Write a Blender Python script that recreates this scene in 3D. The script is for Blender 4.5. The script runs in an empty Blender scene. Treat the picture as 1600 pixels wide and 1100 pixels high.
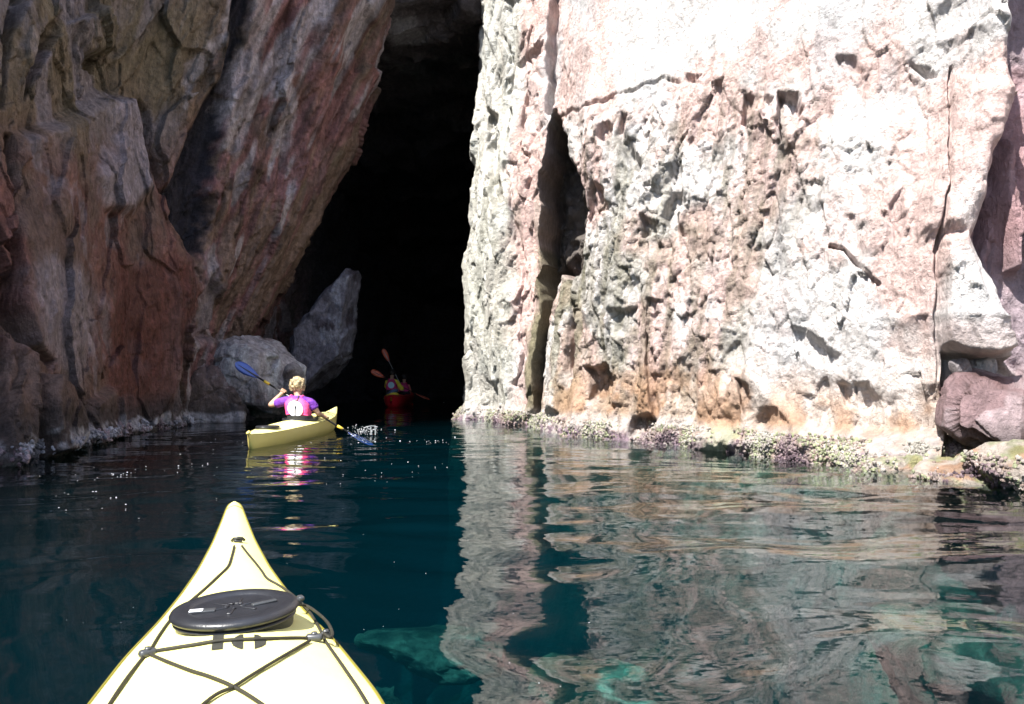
import bpy, bmesh, math, random
import numpy as np
from mathutils import Vector, Matrix, Euler

# ------------------------------------------------------------------ camera, light, exposure
scene = bpy.context.scene
COL = scene.collection
F_PX = 1386.0                     # focal length in pixels of the 1600 px wide photograph
CAM_H = 0.9
PITCH = math.atan(42.0 / F_PX)
cd = bpy.data.cameras.new("camera")
cd.sensor_width = 36.0
cd.lens = F_PX / 1600.0 * 36.0
cd.clip_start = 0.05
cd.clip_end = 500
cam = bpy.data.objects.new("camera", cd)
cam.location = (0, 0, CAM_H)
cam.rotation_euler = (math.pi / 2 + PITCH, 0, 0)
COL.objects.link(cam)
scene.camera = cam

SUN_DIR = Vector((-0.43, -0.55, 1.0)).normalized()      # towards the sun
world = bpy.data.worlds.new("World")
scene.world = world
world.use_nodes = True
wn = world.node_tree.nodes
wl = world.node_tree.links
bg = wn["Background"]
sky = wn.new("ShaderNodeTexSky")
sky.sky_type = 'NISHITA'
sky.sun_disc = False
sky.sun_elevation = math.asin(SUN_DIR.z)
sky.sun_rotation = math.atan2(SUN_DIR.x, SUN_DIR.y)
wl.new(sky.outputs[0], bg.inputs[0])
bg.inputs[1].default_value = 0.12
sd = bpy.data.lights.new("sun", 'SUN')
sd.energy = 5.0
sd.angle = math.radians(0.5)
sd.color = (1.0, 0.965, 0.90)
sun = bpy.data.objects.new("sun", sd)
sun.rotation_euler = SUN_DIR.to_track_quat('Z', 'Y').to_euler()
sun.location = SUN_DIR * 60
COL.objects.link(sun)
vs = scene.view_settings
vs.view_transform = 'Standard'
vs.look = 'None'
vs.exposure = 1.48
vs.gamma = 1.0
vs.use_curve_mapping = False
scene.render.engine = 'CYCLES'
cy = scene.cycles
cy.max_bounces = 6
cy.diffuse_bounces = 3
cy.glossy_bounces = 3
cy.transmission_bounces = 2
cy.transparent_max_bounces = 10
cy.volume_bounces = 0
cy.caustics_reflective = False
cy.caustics_refractive = False
cy.sample_clamp_indirect = 6.0

# ------------------------------------------------------------------ small maths
rng = np.random.default_rng(7)
random.seed(7)
CA, SA = math.cos(PITCH), math.sin(PITCH)

def W(px, py, d):
    """the point d metres ahead that stands at pixel px, py of the photograph"""
    x = (px - 800.0) / F_PX
    y = (550.0 - py) / F_PX
    k = d / (CA - y * SA)
    return (x * k, d, CAM_H + (SA + y * CA) * k)

def to_px(P):
    """where points P (n,3) stand in the photograph: used to lay traced features on the walls"""
    q = P - np.array([0, 0, CAM_H])
    fw = q[:, 1] * CA + q[:, 2] * SA
    up = -q[:, 1] * SA + q[:, 2] * CA
    fw = np.where(np.abs(fw) < 0.05, 0.05, fw)
    X = 800 + F_PX * q[:, 0] / fw
    Y = 550 - F_PX * up / fw
    bad = fw < 0.3
    return np.where(bad, -9999, X), np.where(bad, -9999, Y)

def hsh(ix, iy, iz, seed):
    n = (ix.astype(np.int64) * 374761393 + iy.astype(np.int64) * 668265263 + iz.astype(np.int64) * 2147483647 + seed * 974711) & 0xFFFFFFFF
    n = ((n ^ (n >> 13)) * 1274126177) & 0xFFFFFFFF
    n = ((n ^ (n >> 16)) * 2246822519) & 0xFFFFFFFF
    return ((n ^ (n >> 15)) & 0xFFFFFF) / float(0xFFFFFF)

def noise(P, scale=1.0, seed=0):
    """value noise in 3D, about -1..1"""
    Q = P * scale
    I = np.floor(Q)
    f = Q - I
    f = f * f * f * (f * (f * 6 - 15) + 10)
    I = I.astype(np.int64)
    out = 0
    for dx in (0, 1):
        wx = f[:, 0] if dx else 1 - f[:, 0]
        for dy in (0, 1):
            wy = f[:, 1] if dy else 1 - f[:, 1]
            for dz in (0, 1):
                wz = f[:, 2] if dz else 1 - f[:, 2]
                out = out + wx * wy * wz * hsh(I[:, 0] + dx, I[:, 1] + dy, I[:, 2] + dz, seed)
    return out * 2 - 1

def fbm(P, scale=1.0, oct=4, seed=0, gain=0.5):
    a, s, t, n = 1.0, scale, 0, 0
    for k in range(oct):
        t = t + a * noise(P, s, seed + k * 17)
        n += a
        a *= gain
        s *= 2.03
    return t / n

def ridged(P, scale=1.0, oct=4, seed=0, gain=0.5):
    a, s, t, n = 1.0, scale, 0, 0
    for k in range(oct):
        t = t + a * (1 - 2 * np.abs(noise(P, s, seed + k * 13)))
        n += a
        a *= gain
        s *= 2.1
    return t / n

def facets(P, scale, seed, tilt=0.8):
    """broken planes: every Voronoi cell has a height and a tilt of its own.  Returns (value, edge distance, cell id)"""
    Q = P * scale
    I = np.floor(Q).astype(np.int64)
    n = len(P)
    F1 = np.full(n, 9.0)
    F2 = np.full(n, 9.0)
    V = np.zeros(n)
    ID = np.zeros(n)
    for dx in (-1, 0, 1):
        for dy in (-1, 0, 1):
            for dz in (-1, 0, 1):
                cx, cyy, cz = I[:, 0] + dx, I[:, 1] + dy, I[:, 2] + dz
                a = hsh(cx, cyy, cz, seed)
                b = hsh(cx, cyy, cz, seed + 1)
                c = hsh(cx, cyy, cz, seed + 2)
                rx, ry, rz = Q[:, 0] - cx - a, Q[:, 1] - cyy - b, Q[:, 2] - cz - c
                d = np.sqrt(rx * rx + ry * ry + rz * rz)
                near = d < F1
                F2 = np.where(near, F1, np.minimum(F2, d))
                h = (a * 7.13 + b * 3.7) % 1.0
                v = (h - 0.5) * 1.2 + tilt * ((((b * 5.1) % 1) - 0.5) * 2 * rx + (((c * 3.3) % 1) - 0.5) * 2 * rz + (((a * 9.7) % 1) - 0.5) * 2 * ry)
                V = np.where(near, v, V)
                ID = np.where(near, h, ID)
                F1 = np.where(near, d, F1)
    return V, F2 - F1, ID

def sstep(a, b, x):
    t = np.clip((x - a) / (b - a), 0, 1)
    return t * t * (3 - 2 * t)

def poly_sd(X, Y, poly):
    """signed distance in pixels, positive inside"""
    n = len(poly)
    best = np.full(X.shape, 1e9)
    inside = np.zeros(X.shape, bool)
    for i in range(n):
        x1, y1 = poly[i]
        x2, y2 = poly[(i + 1) % n]
        ex, ey = x2 - x1, y2 - y1
        L = ex * ex + ey * ey + 1e-9
        t = np.clip(((X - x1) * ex + (Y - y1) * ey) / L, 0, 1)
        d = np.hypot(X - x1 - t * ex, Y - y1 - t * ey)
        best = np.minimum(best, d)
        c = ((y1 > Y) != (y2 > Y)) & (X < ex * (Y - y1) / (ey if abs(ey) > 1e-9 else 1e-9) + x1)
        inside ^= c
    return np.where(inside, best, -best)

def line_d(X, Y, pts):
    best = np.full(X.shape, 1e9)
    for i in range(len(pts) - 1):
        x1, y1 = pts[i]
        x2, y2 = pts[i + 1]
        ex, ey = x2 - x1, y2 - y1
        L = ex * ex + ey * ey + 1e-9
        t = np.clip(((X - x1) * ex + (Y - y1) * ey) / L, 0, 1)
        best = np.minimum(best, np.hypot(X - x1 - t * ex, Y - y1 - t * ey))
    return best

def loft(G, nu, nv, ulen=None):
    """Catmull-Rom surface through the control grid G (rows, cols, 3), spread over nv x nu points"""
    G = np.array(G, float)
    def interp(A, n, wt):
        m = A.shape[0]
        cum = np.concatenate([[0], np.cumsum(wt)])
        t = np.linspace(0, cum[-1], n)
        k = np.clip(np.searchsorted(cum, t, side='right') - 1, 0, m - 2)
        f = ((t - cum[k]) / (cum[k + 1] - cum[k])).reshape(-1, *([1] * (A.ndim - 1)))
        p0, p1, p2, p3 = A[np.maximum(k - 1, 0)], A[k], A[k + 1], A[np.minimum(k + 2, m - 1)]
        cr = 0.5 * (2 * p1 + (p2 - p0) * f + (2 * p0 - 5 * p1 + 4 * p2 - p3) * f ** 2 + (3 * p1 - p0 - 3 * p2 + p3) * f ** 3)
        return 0.6 * cr + 0.4 * (p1 * (1 - f) + p2 * f)
    return interp, G

def loft_grid(G, nu, nv, wu, wv):
    interp, G = loft(G, nu, nv)
    A = interp(G, nv, wv)                      # rows dense
    B = interp(np.swapaxes(A, 0, 1), nu, wu)   # cols dense
    return np.swapaxes(B, 0, 1)                # (nv, nu, 3)

def grid_normals(S):
    du = np.gradient(S, axis=1)
    dv = np.gradient(S, axis=0)
    n = np.cross(du, dv)
    n /= np.linalg.norm(n, axis=2, keepdims=True) + 1e-9
    return n

# ------------------------------------------------------------------ objects
def tag(o, label=None, cat=None, group=None, kind=None):
    if label: o['label'] = label
    if cat: o['category'] = cat
    if group: o['group'] = group
    if kind: o['kind'] = kind
    return o

def mesh_obj(name, verts, faces, mat=None, parent=None, smooth=True, col=None):
    me = bpy.data.meshes.new(name)
    verts = np.asarray(verts, dtype=np.float32).reshape(-1, 3)
    if isinstance(faces, np.ndarray) and faces.ndim == 2:
        k = faces.shape[1]
        me.vertices.add(len(verts))
        me.vertices.foreach_set("co", verts.ravel())
        me.loops.add(faces.size)
        me.loops.foreach_set("vertex_index", faces.ravel().astype(np.int32))
        me.polygons.add(len(faces))
        me.polygons.foreach_set("loop_start", np.arange(0, faces.size, k, dtype=np.int32))
        me.update(calc_edges=True)
        me.validate()
    else:
        me.from_pydata([tuple(map(float, v)) for v in verts], [], [tuple(map(int, f)) for f in faces])
        me.update()
    me.polygons.foreach_set("use_smooth", [smooth] * len(me.polygons))
    if col is not None:
        at = me.color_attributes.new("tint", 'FLOAT_COLOR', 'POINT')
        c = np.ones((len(verts), 4), np.float32)
        c[:, :col.shape[1]] = col
        at.data.foreach_set("color", c.ravel())
    if mat: me.materials.append(mat)
    o = bpy.data.objects.new(name, me)
    COL.objects.link(o)
    if parent: o.parent = parent
    return o

def empty(name, loc=(0, 0, 0), rz=0.0, parent=None):
    o = bpy.data.objects.new(name, None)
    o.location = loc
    o.rotation_euler = (0, 0, rz)
    o.empty_display_size = 0.2
    COL.objects.link(o)
    if parent: o.parent = parent
    return o

def grid_faces(nv, nu, flip=False):
    i = np.arange(nv * nu).reshape(nv, nu)
    a, b, c, d = i[:-1, :-1], i[:-1, 1:], i[1:, 1:], i[1:, :-1]
    f = np.stack([a, b, c, d], -1).reshape(-1, 4)
    return f[:, ::-1].copy() if flip else f

class NT:
    def __init__(s, m):
        s.t = m.node_tree
        s.n, s.l = s.t.nodes, s.t.links
    def new(s, typ, **kw):
        n = s.n.new(typ)
        for k, v in kw.items():
            if k.startswith('i_'):
                n.inputs[k[2:].replace('_', ' ')].default_value = v
            else:
                setattr(n, k, v)
        return n
    def link(s, a, b): s.l.new(a, b)

def pmat(name, color, rough=0.5, metal=0.0, bump=None, var=None, spec=0.5, coat=0.0):
    """a plain Principled material with a little grain: bump=(scale, distance), var=(scale, amount)"""
    m = bpy.data.materials.new(name)
    m.use_nodes = True
    N = NT(m)
    p = N.n["Principled BSDF"]
    p.inputs["Base Color"].default_value = (*color, 1)
    p.inputs["Roughness"].default_value = rough
    p.inputs["Metallic"].default_value = metal
    p.inputs["Specular IOR Level"].default_value = spec
    p.inputs["Coat Weight"].default_value = coat
    tc = N.new("ShaderNodeTexCoord")
    if var:
        nz = N.new("ShaderNodeTexNoise", i_Scale=var[0], i_Detail=5.0, i_Roughness=0.6)
        N.link(tc.outputs["Object"], nz.inputs["Vector"])
        mr = N.new("ShaderNodeMapRange")
        mr.inputs[1].default_value, mr.inputs[2].default_value = 0.25, 0.75
        mr.inputs[3].default_value, mr.inputs[4].default_value = 1 - var[1], 1 + var[1]
        N.link(nz.outputs[0], mr.inputs[0])
        mx = N.new("ShaderNodeVectorMath", operation='SCALE')
        mx.inputs[0].default_value = color
        N.link(mr.outputs[0], mx.inputs["Scale"])
        N.link(mx.outputs[0], p.inputs["Base Color"])
    if bump:
        nb = N.new("ShaderNodeTexNoise", i_Scale=bump[0], i_Detail=4.0)
        N.link(tc.outputs["Object"], nb.inputs["Vector"])
        b = N.new("ShaderNodeBump", i_Strength=1.0, i_Distance=bump[1])
        N.link(nb.outputs[0], b.inputs["Height"])
        N.link(b.outputs[0], p.inputs["Normal"])
    return m

def rock_mat(name, fine=1.0, rough=0.85, speck=0.35, bump=0.03, lean=0.0, streak=0.2):
    """rock: the mesh's mineral colours, painted light and shade included, with grain, veins and pitted relief"""
    m = bpy.data.materials.new(name)
    m.use_nodes = True
    N = NT(m)
    p = N.n["Principled BSDF"]
    tc = N.new("ShaderNodeTexCoord")
    at = N.new("ShaderNodeAttribute", attribute_name="tint")
    n1 = N.new("ShaderNodeTexNoise", i_Scale=9.0 * fine, i_Detail=9.0, i_Roughness=0.7)
    n2 = N.new("ShaderNodeTexNoise", i_Scale=2.2 * fine, i_Detail=7.0, i_Roughness=0.65, i_Distortion=0.6)
    for n in (n1, n2): N.link(tc.outputs["Object"], n.inputs["Vector"])
    mr = N.new("ShaderNodeMapRange")
    mr.inputs[1].default_value, mr.inputs[2].default_value = 0.3, 0.7
    mr.inputs[3].default_value, mr.inputs[4].default_value = 1 - speck, 1 + speck
    N.link(n1.outputs[0], mr.inputs[0])
    mr2 = N.new("ShaderNodeMapRange")
    mr2.inputs[1].default_value, mr2.inputs[2].default_value = 0.3, 0.7
    mr2.inputs[3].default_value, mr2.inputs[4].default_value = 0.78, 1.2
    N.link(n2.outputs[0], mr2.inputs[0])
    mm = N.new("ShaderNodeMath", operation='MULTIPLY')
    N.link(mr.outputs[0], mm.inputs[0]); N.link(mr2.outputs[0], mm.inputs[1])
    # relief: pits and cracks
    n3 = N.new("ShaderNodeTexNoise", i_Scale=16.0 * fine, i_Detail=8.0, i_Roughness=0.65)
    N.link(tc.outputs["Object"], n3.inputs["Vector"])
    mp = N.new("ShaderNodeMapping")
    mp.inputs["Scale"].default_value = (1.0, 1.0, 0.25)
    mp.inputs["Rotation"].default_value = (0, lean, 0)
    N.link(tc.outputs["Object"], mp.inputs[0])
    v = N.new("ShaderNodeTexNoise", i_Scale=9.0 * fine, i_Detail=7.0, i_Roughness=0.72, i_Distortion=0.15)
    N.link(mp.outputs[0], v.inputs["Vector"])
    m3 = N.new("ShaderNodeMapRange")
    m3.inputs[1].default_value, m3.inputs[2].default_value = 0.36, 0.64
    m3.inputs[3].default_value, m3.inputs[4].default_value = 1 - streak, 1 + streak
    N.link(v.outputs[0], m3.inputs[0])
    m4 = N.new("ShaderNodeMath", operation='MULTIPLY')
    N.link(mm.outputs[0], m4.inputs[0]); N.link(m3.outputs[0], m4.inputs[1])
    sc = N.new("ShaderNodeVectorMath", operation='SCALE')
    N.link(at.outputs["Color"], sc.inputs[0]); N.link(m4.outputs[0], sc.inputs["Scale"])
    N.link(sc.outputs[0], p.inputs["Base Color"])
    cr = N.new("ShaderNodeMath", operation='MULTIPLY')
    cr.inputs[1].default_value = 1.3
    N.link(v.outputs[0], cr.inputs[0])
    ad = N.new("ShaderNodeMath", operation='ADD')
    N.link(n3.outputs[0], ad.inputs[0]); N.link(cr.outputs[0], ad.inputs[1])
    b = N.new("ShaderNodeBump", i_Strength=1.0, i_Distance=bump)
    N.link(ad.outputs[0], b.inputs["Height"])
    N.link(b.outputs[0], p.inputs["Normal"])
    # wet just above the waterline: shinier
    gm = N.new("ShaderNodeNewGeometry")
    sx = N.new("ShaderNodeSeparateXYZ")
    N.link(gm.outputs["Position"], sx.inputs[0])
    wr = N.new("ShaderNodeMapRange")
    wr.inputs[1].default_value, wr.inputs[2].default_value = 0.1, 0.5
    wr.inputs[3].default_value, wr.inputs[4].default_value = 0.45, rough
    N.link(sx.outputs[2], wr.inputs[0])
    N.link(wr.outputs[0], p.inputs["Roughness"])
    p.inputs["Specular IOR Level"].default_value = 0.3
    return m

def mix(a, b, t):
    t = np.asarray(t)
    if t.ndim == 1: t = t[:, None]
    return np.asarray(a) * (1 - t) + np.asarray(b) * t
# ------------------------------------------------------------------ the cliffs
M_ROCK_SUN = rock_mat("pale_rock", fine=1.0, speck=0.2, bump=0.06, streak=0.16)
M_ROCK_SHADE = rock_mat("red_rock", fine=1.0, speck=0.42, bump=0.07, lean=0.48, streak=0.26)

# ---- right: the pale cliff.  columns run from inside the cave, round the corner, towards the camera
def right_cliff():
    cols = [  # plan at the waterline, lean per metre of height (dx, dy), cut at height
        ((3.0, 47.0), (-0.10, 0.0)), ((0.6, 33.0), (-0.05, 0.0)), ((-0.55, 24.0), (0.00, 0.0)), ((-0.80, 20.9), (0.012, 0.0)),
        ((-0.98, 19.8), (0.045, 0.02)), ((-0.48, 18.7), (0.03, 0.03)), ((0.22, 17.3), (0.035, 0.03)), ((0.62, 16.3), (0.05, 0.06)),
        ((0.86, 15.1), (0.06, 0.07)), ((1.80, 12.9), (0.09, 0.10)), ((2.65, 11.4), (0.10, 0.10)), ((3.45, 10.0), (0.11, 0.09)),
        ((4.10, 8.95), (0.11, 0.06)), ((4.42, 8.55), (0.10, 0.05)), ((4.95, 8.65), (0.10, 0.05)), ((5.6, 7.6), (0.10, 0.02)),
        ((6.6, 5.0), (0.15, 0.0)), ((8.5, 0.0), (0.2, 0.0)), ((11.0, -9.0), (0.3, 0.0))]
    zs = [-5.0, -1.5, 0.0, 1.5, 3.0, 5.0, 7.5, 10.0, 15.0, 22.0]
    G = []
    for z in zs:
        row = []
        for (p, l) in cols:
            x, y = p
            k = max(z, 0.0)
            x2, y2 = x + l[0] * k, y + l[1] * k
            if z < 0:                                    # under water the foot runs out
                x2 += z * 0.34 * min(1.0, max(0.0, (18.0 - p[1]) / 6.0)); y2 += z * 0.10 - 0.0
            row.append((x2, y2, z))
        G.append(row)
    G.append([(x + 12, y + 10, 23.0) for (x, y, z) in G[-1]])
    wu = [3, 3, 3, 4, 9, 11, 8, 9, 16, 15, 14, 14, 7, 8, 9, 5, 3, 3]
    wv = [3, 5, 8, 8, 11, 11, 8, 3, 2, 1]
    nu, nv = 860, 560
    S = loft_grid(G, nu, nv, wu, wv)
    Nn = -grid_normals(S)
    mid = Nn[nv // 2, nu // 2]
    if mid[0] > 0: Nn = -Nn
    P = S.reshape(-1, 3)
    N = Nn.reshape(-1, 3)
    X, Y = to_px(P)
    wrp = 14 * fbm(P, 1.7, 3, 91)
    wrp2 = 14 * fbm(P, 1.7, 3, 95)
    Xw, Yw = X + wrp, Y + wrp2
    z = P[:, 2]
    # regional weights
    pillar = sstep(0, 12, 858 - Xw)                      # the narrow column beside the cave
    smooth_top = sstep(-30, 45, poly_sd(Xw, Yw, [(868, -400), (868, 176), (1000, 142), (1110, 118), (1200, 105), (1330, 60), (1420, -20), (1500, -400)]))
    rough = sstep(-60, 60, poly_sd(Xw, Yw, [(880, 190), (1120, 130), (1290, 150), (1300, 300), (1180, 420), (1150, 640), (1080, 690), (880, 660)]))
    rounded = sstep(-60, 40, poly_sd(Xw, Yw, [(1270, 60), (1600, -300), (1650, 700), (1300, 700), (1250, 520), (1180, 420)]))
    D = np.zeros(len(P))
    front = sstep(20.6, 19.6, P[:, 1])[:, None]
    M1 = N + 0.8 * front * np.array([-0.10, -1.0, 0.0]); M1 /= np.linalg.norm(M1, axis=1, keepdims=True)
    M2 = N * 0.35 + front * np.array([-0.05, -1.0, 0.0]); M2 /= np.linalg.norm(M2, axis=1, keepdims=True)
    DF = np.zeros(len(P))
    D += 0.30 * fbm(P, 0.42, 3, 3)
    # vertical fluting
    Pv = P * np.array([1.0, 1.0, 0.22])
    D += (0.17 * rough + 0.12 * pillar + 0.06) * ridged(Pv, 1.05, 4, 21)
    # blocks, tall on the pillar
    v1, e1, i1 = facets(P * np.array([1, 1, 0.55]) + 0.15 * fbm(P, 1.5, 2, 60)[:, None], 1.15, 5)
    v2, e2, i2 = facets(P * np.array([1, 1, 0.50]) + 0.06 * fbm(P, 3.5, 2, 61)[:, None], 2.7, 11)
    v3, e3, i3 = facets(P * np.array([1, 1, 0.9]) + 0.03 * fbm(P, 7, 2, 62)[:, None], 6.5, 23)
    v1 = v1 * (0.35 + 0.65 * sstep(0.0, 0.16, e1))
    D += v1 * (0.11 - 0.05 * rounded + 0.05 * pillar + 0.02 * rough - 0.08 * smooth_top)
    rr = 0.35 + 0.65 * sstep(-0.1, 0.25, fbm(P, 0.8, 2, 66))
    D += v2 * (0.040 + 0.03 * rough * rr + 0.020 * pillar + 0.01 * rounded - 0.03 * smooth_top)
    D += v3 * (0.018 + 0.022 * rough - 0.004 * pillar - 0.008 * smooth_top)
    D -= 0.012 * (1 - sstep(0, 0.06, e1)) * (0.2 + 0.5 * rough + 0.5 * pillar)
    D -= 0.03 * (1 - sstep(0, 0.07, e2)) * (0.2 + 0.6 * rough * rr)
    D += (0.028 + 0.032 * rough - 0.012 * pillar) * ridged(P * np.array([1, 1, .45]), 2.4, 5, 33, 0.62)
    D += 0.012 * ridged(P * np.array([1, 1, .7]), 9.0, 3, 35, 0.6) * (1 - .5 * smooth_top)
    D += 0.030 * fbm(P, 6.0, 5, 44, 0.65) * (1 - 0.5 * smooth_top - 0.4 * pillar)
    lump = 1 - np.abs(noise(P, 1.7, 70))
    D += rounded * 0.10 * (lump - 0.5)
    # traced features: recess (-) and proud (+), metres along the wall's normal, edge softness in pixels
    feats = [
        ([(868, 172), (882, 196), (892, 235), (908, 275), (920, 312), (912, 366), (904, 420), (886, 448), (872, 420), (862, 460), (856, 540), (846, 545), (848, 470), (840, 380), (846, 270), (858, 200)], -1.7, 6),
        ([(856, -60), (872, -60), (866, 60), (862, 176), (852, 178), (856, 60)], -0.55, 5),
        ([(846, 520), (858, 520), (852, 600), (846, 650), (838, 650), (842, 590)], -0.7, 5),
        ([(758, 170), (773, 180), (786, 233), (797, 318), (788, 330), (775, 284), (761, 222)], -0.55, 6),
        ([(800, 96), (850, 60), (850, 80), (812, 118)], -0.2, 6),
        ([(955, 196), (976, 204), (978, 222), (962, 236), (952, 220)], -0.35, 7),
        ([(980, 180), (992, 186), (998, 240), (1014, 262), (1008, 276), (992, 262), (984, 226)], -0.35, 6),
        ([(936, 288), (962, 300), (958, 330), (936, 342), (926, 356), (922, 340)], -0.35, 7),
        ([(1048, 296), (1072, 300), (1078, 320), (1060, 330), (1068, 372), (1052, 372), (1040, 340)], -0.35, 7),
        ([(1010, 340), (1036, 350), (1034, 368), (1006, 372)], -0.30, 7),
        ([(1222, 150), (1250, 148), (1262, 176), (1248, 214), (1226, 226), (1222, 200)], -0.45, 7),
        ([(1164, 140), (1180, 150), (1172, 200), (1160, 196)], -0.30, 6),
        ([(1196, 150), (1216, 160), (1212, 196), (1198, 190)], -0.22, 6),
        ([(1070, 110), (1100, 118), (1096, 128), (1072, 126)], -0.18, 5),
        ([(1310, 92), (1338, 90), (1350, 112), (1336, 116), (1314, 110)], -0.2, 7),
        ([(1420, 100), (1450, 100), (1462, 114), (1444, 118)], -0.25, 6),
        ([(920, 576), (950, 568), (960, 590), (962, 640), (944, 638), (930, 626)], -0.55, 6),
        ([(986, 652), (1010, 648), (1028, 662), (1008, 686), (992, 682)], -0.6, 6),
        ([(896, 470), (906, 476), (902, 560), (892, 590), (890, 540)], -0.25, 5),
        ([(960, 486), (996, 480), (984, 520), (956, 524)], -0.22, 7),
        ([(1018, 470), (1032, 470), (1024, 600), (1030, 690), (1018, 690), (1012, 600)], -0.28, 5),
        ([(1240, 508), (1262, 512), (1300, 540), (1316, 552), (1308, 572), (1280, 570), (1262, 548), (1244, 540)], -0.25, 7),
        ([(1310, 600), (1360, 600), (1368, 640), (1350, 650), (1320, 634)], -0.22, 8),
        ([(1150, 590), (1168, 600), (1172, 640), (1160, 650)], -0.35, 6),
        ([(1326, 340), (1348, 340), (1362, 400), (1350, 440), (1330, 400)], -0.14, 9),
        ([(1400, 330), (1420, 300), (1424, 380), (1404, 390)], -0.15, 9),
        # olive buttress at the foot of the crack and the lobes of the mass
        ([(838, 400), (856, 400), (858, 480), (846, 640), (826, 652), (830, 560)], 0.30, 10),
        ([(862, 470), (884, 440), (892, 520), (884, 640), (862, 646)], 0.28, 12),
        ([(1100, 620), (1170, 560), (1230, 640), (1290, 700), (1080, 712)], 0.25, 22),
        ([(1480, 380), (1512, 372), (1530, 440), (1552, 500), (1564, 548), (1536, 560), (1500, 552), (1478, 540)], 0.30, 12),
        ([(1500, -60), (1560, -60), (1574, 60), (1578, 150), (1560, 190), (1548, 240), (1540, 310), (1512, 366), (1440, 380), (1470, 200)], 0.22, 24),
        # the shaded recess beyond the edge
        ([(1566, -80), (1740, -80), (1740, 600), (1610, 600), (1576, 566), (1548, 450), (1520, 372), (1544, 308), (1552, 236), (1566, 190), (1586, 150), (1574, 60)], -0.62, 14),
        ([(1586, 200), (1600, 230), (1606, 420), (1590, 420), (1576, 300)], 0.35, 10),
        ([(1560, 250), (1574, 330), (1560, 420), (1548, 380)], -0.25, 8),
        ([(1478, 552), (1566, 562), (1620, 600), (1640, 740), (1484, 740)], -0.55, 10),
    ]
    for poly, amt, soft in feats:
        x0, x1 = min(p[0] for p in poly) - 60, max(p[0] for p in poly) + 60
        y0, y1 = min(p[1] for p in poly) - 60, max(p[1] for p in poly) + 60
        m = (Xw > x0) & (Xw < x1) & (Yw > y0) & (Yw < y1)
        w = sstep(-soft * 0.5, soft * 0.8, poly_sd(Xw[m] * .5 + X[m] * .5, Yw[m] * .5 + Y[m] * .5, poly))
        DF[m] += amt * (0.75 if abs(amt) < 0.7 else 1.0) * w * (1 + 0.25 * fbm(P[m], 3, 2, 9))
    # ledge under the smooth slab, thin cracks
    for pts, wd, dp in [([(870, 182), (905, 172), (950, 158), (1010, 134), (1060, 126)], 5, 0.10), ([(1308, 388), (1334, 398), (1352, 418), (1366, 440), (1384, 452)], 4, 0.2),
                        ([(1478, 380), (1470, 470), (1474, 560), (1480, 640)], 5, 0.10), ([(1486, 100), (1480, 200), (1486, 300), (1472, 400)], 4, 0.14),
                        ([(792, 60), (800, 200), (812, 330), (822, 460), (816, 600)], 4, 0.16), ([(828, 40), (822, 150), (830, 300)], 3, 0.12)]:
        d = line_d(Xw, Yw, pts)
        DF -= dp * (1 - sstep(0, wd, d))
    # the foot: a knobbly shelf at the waterline that grows towards the camera
    shelf = sstep(-0.9, -0.15, z) * (1 - sstep(0.05, 0.42, z))
    grow = sstep(900, 1500, X) * 0.60 + 0.16
    D += shelf * grow * (0.75 + 0.35 * fbm(P, 2.4, 3, 80))
    v4, e4, i4 = facets(P, 11.0, 77, 0.5)
    D += shelf * (0.05 * (0.6 - np.clip(e4 * -1 + 0.6, 0, 1)) + 0.03 * v4)
    # below water: boulder-like swells
    D += sstep(0.1, -0.8, z) * 0.35 * (1 - np.abs(noise(P, 0.9, 55)))
    fadeout = sstep(24, 34, P[:, 1])
    D *= 1 - 0.5 * fadeout
    DF *= front[:, 0]
    P2 = P + M1 * D[:, None] + M2 * DF[:, None]
    # ---- mineral colours, with painted shade and underwater light
    n1 = fbm(P, 0.8, 4, 101); n2 = fbm(P, 2.2, 4, 102); n3 = fbm(Pv, 1.6, 4, 103); n4 = fbm(P, 5.5, 3, 104)
    white = np.array([0.575, 0.545, 0.535]); pink = np.array([0.53, 0.375, 0.345]); grey = np.array([0.43, 0.43, 0.445])
    olive = np.array([0.19, 0.175, 0.105]); rust = np.array([0.34, 0.17, 0.085]); dark = np.array([0.07, 0.06, 0.055]); sage = np.array([0.49, 0.49, 0.45])
    c = np.tile(white, (len(P), 1))
    c = mix(c, pink, 0.85 * sstep(-0.12, 0.28, n1 + 0.4 * n2 - 0.25 * smooth_top + 0.06))
    c = mix(c, grey, 0.55 * sstep(0.0, 0.4, n3))
    c = mix(c, sage, pillar * sstep(815, 800, Xw) * 0.85)
    c = mix(c, pink * 1.02, pillar * sstep(808, 822, Xw) * 0.75)
    # olive and dark water streaks down the flutes
    streak = sstep(0.10, 0.30, n3 + 0.25 * n4) * sstep(150, 320, Y)
    c = mix(c, olive, streak * (0.40 * rough + 0.25 * pillar))
    ol = sstep(-6, 8, poly_sd(Xw, Yw, [(838, 380), (862, 380), (860, 480), (850, 650), (822, 655), (832, 520)]))
    c = mix(c, olive * 0.9, ol * 0.9)
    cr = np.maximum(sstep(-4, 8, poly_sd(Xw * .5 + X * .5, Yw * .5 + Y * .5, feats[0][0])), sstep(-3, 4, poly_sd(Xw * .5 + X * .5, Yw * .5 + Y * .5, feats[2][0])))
    c = mix(c, np.array([0.075, 0.060, 0.055]) * (1 + .5 * n4[:, None]), cr * 0.92)  # shadow inside the crack painted as dark rock
    left_band = sstep(-8, 14, poly_sd(Xw, Yw, [(864, 430), (930, 400), (925, 520), (905, 640), (880, 660), (866, 560)]))
    c = mix(c, olive * 0.8, 0.75 * left_band * sstep(-.2, .1, n3 + .4 * n2))
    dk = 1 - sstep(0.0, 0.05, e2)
    c = mix(c, dark * 2, 0.5 * dk * rough)  # occlusion shade painted into the crevices between blocks
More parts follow.
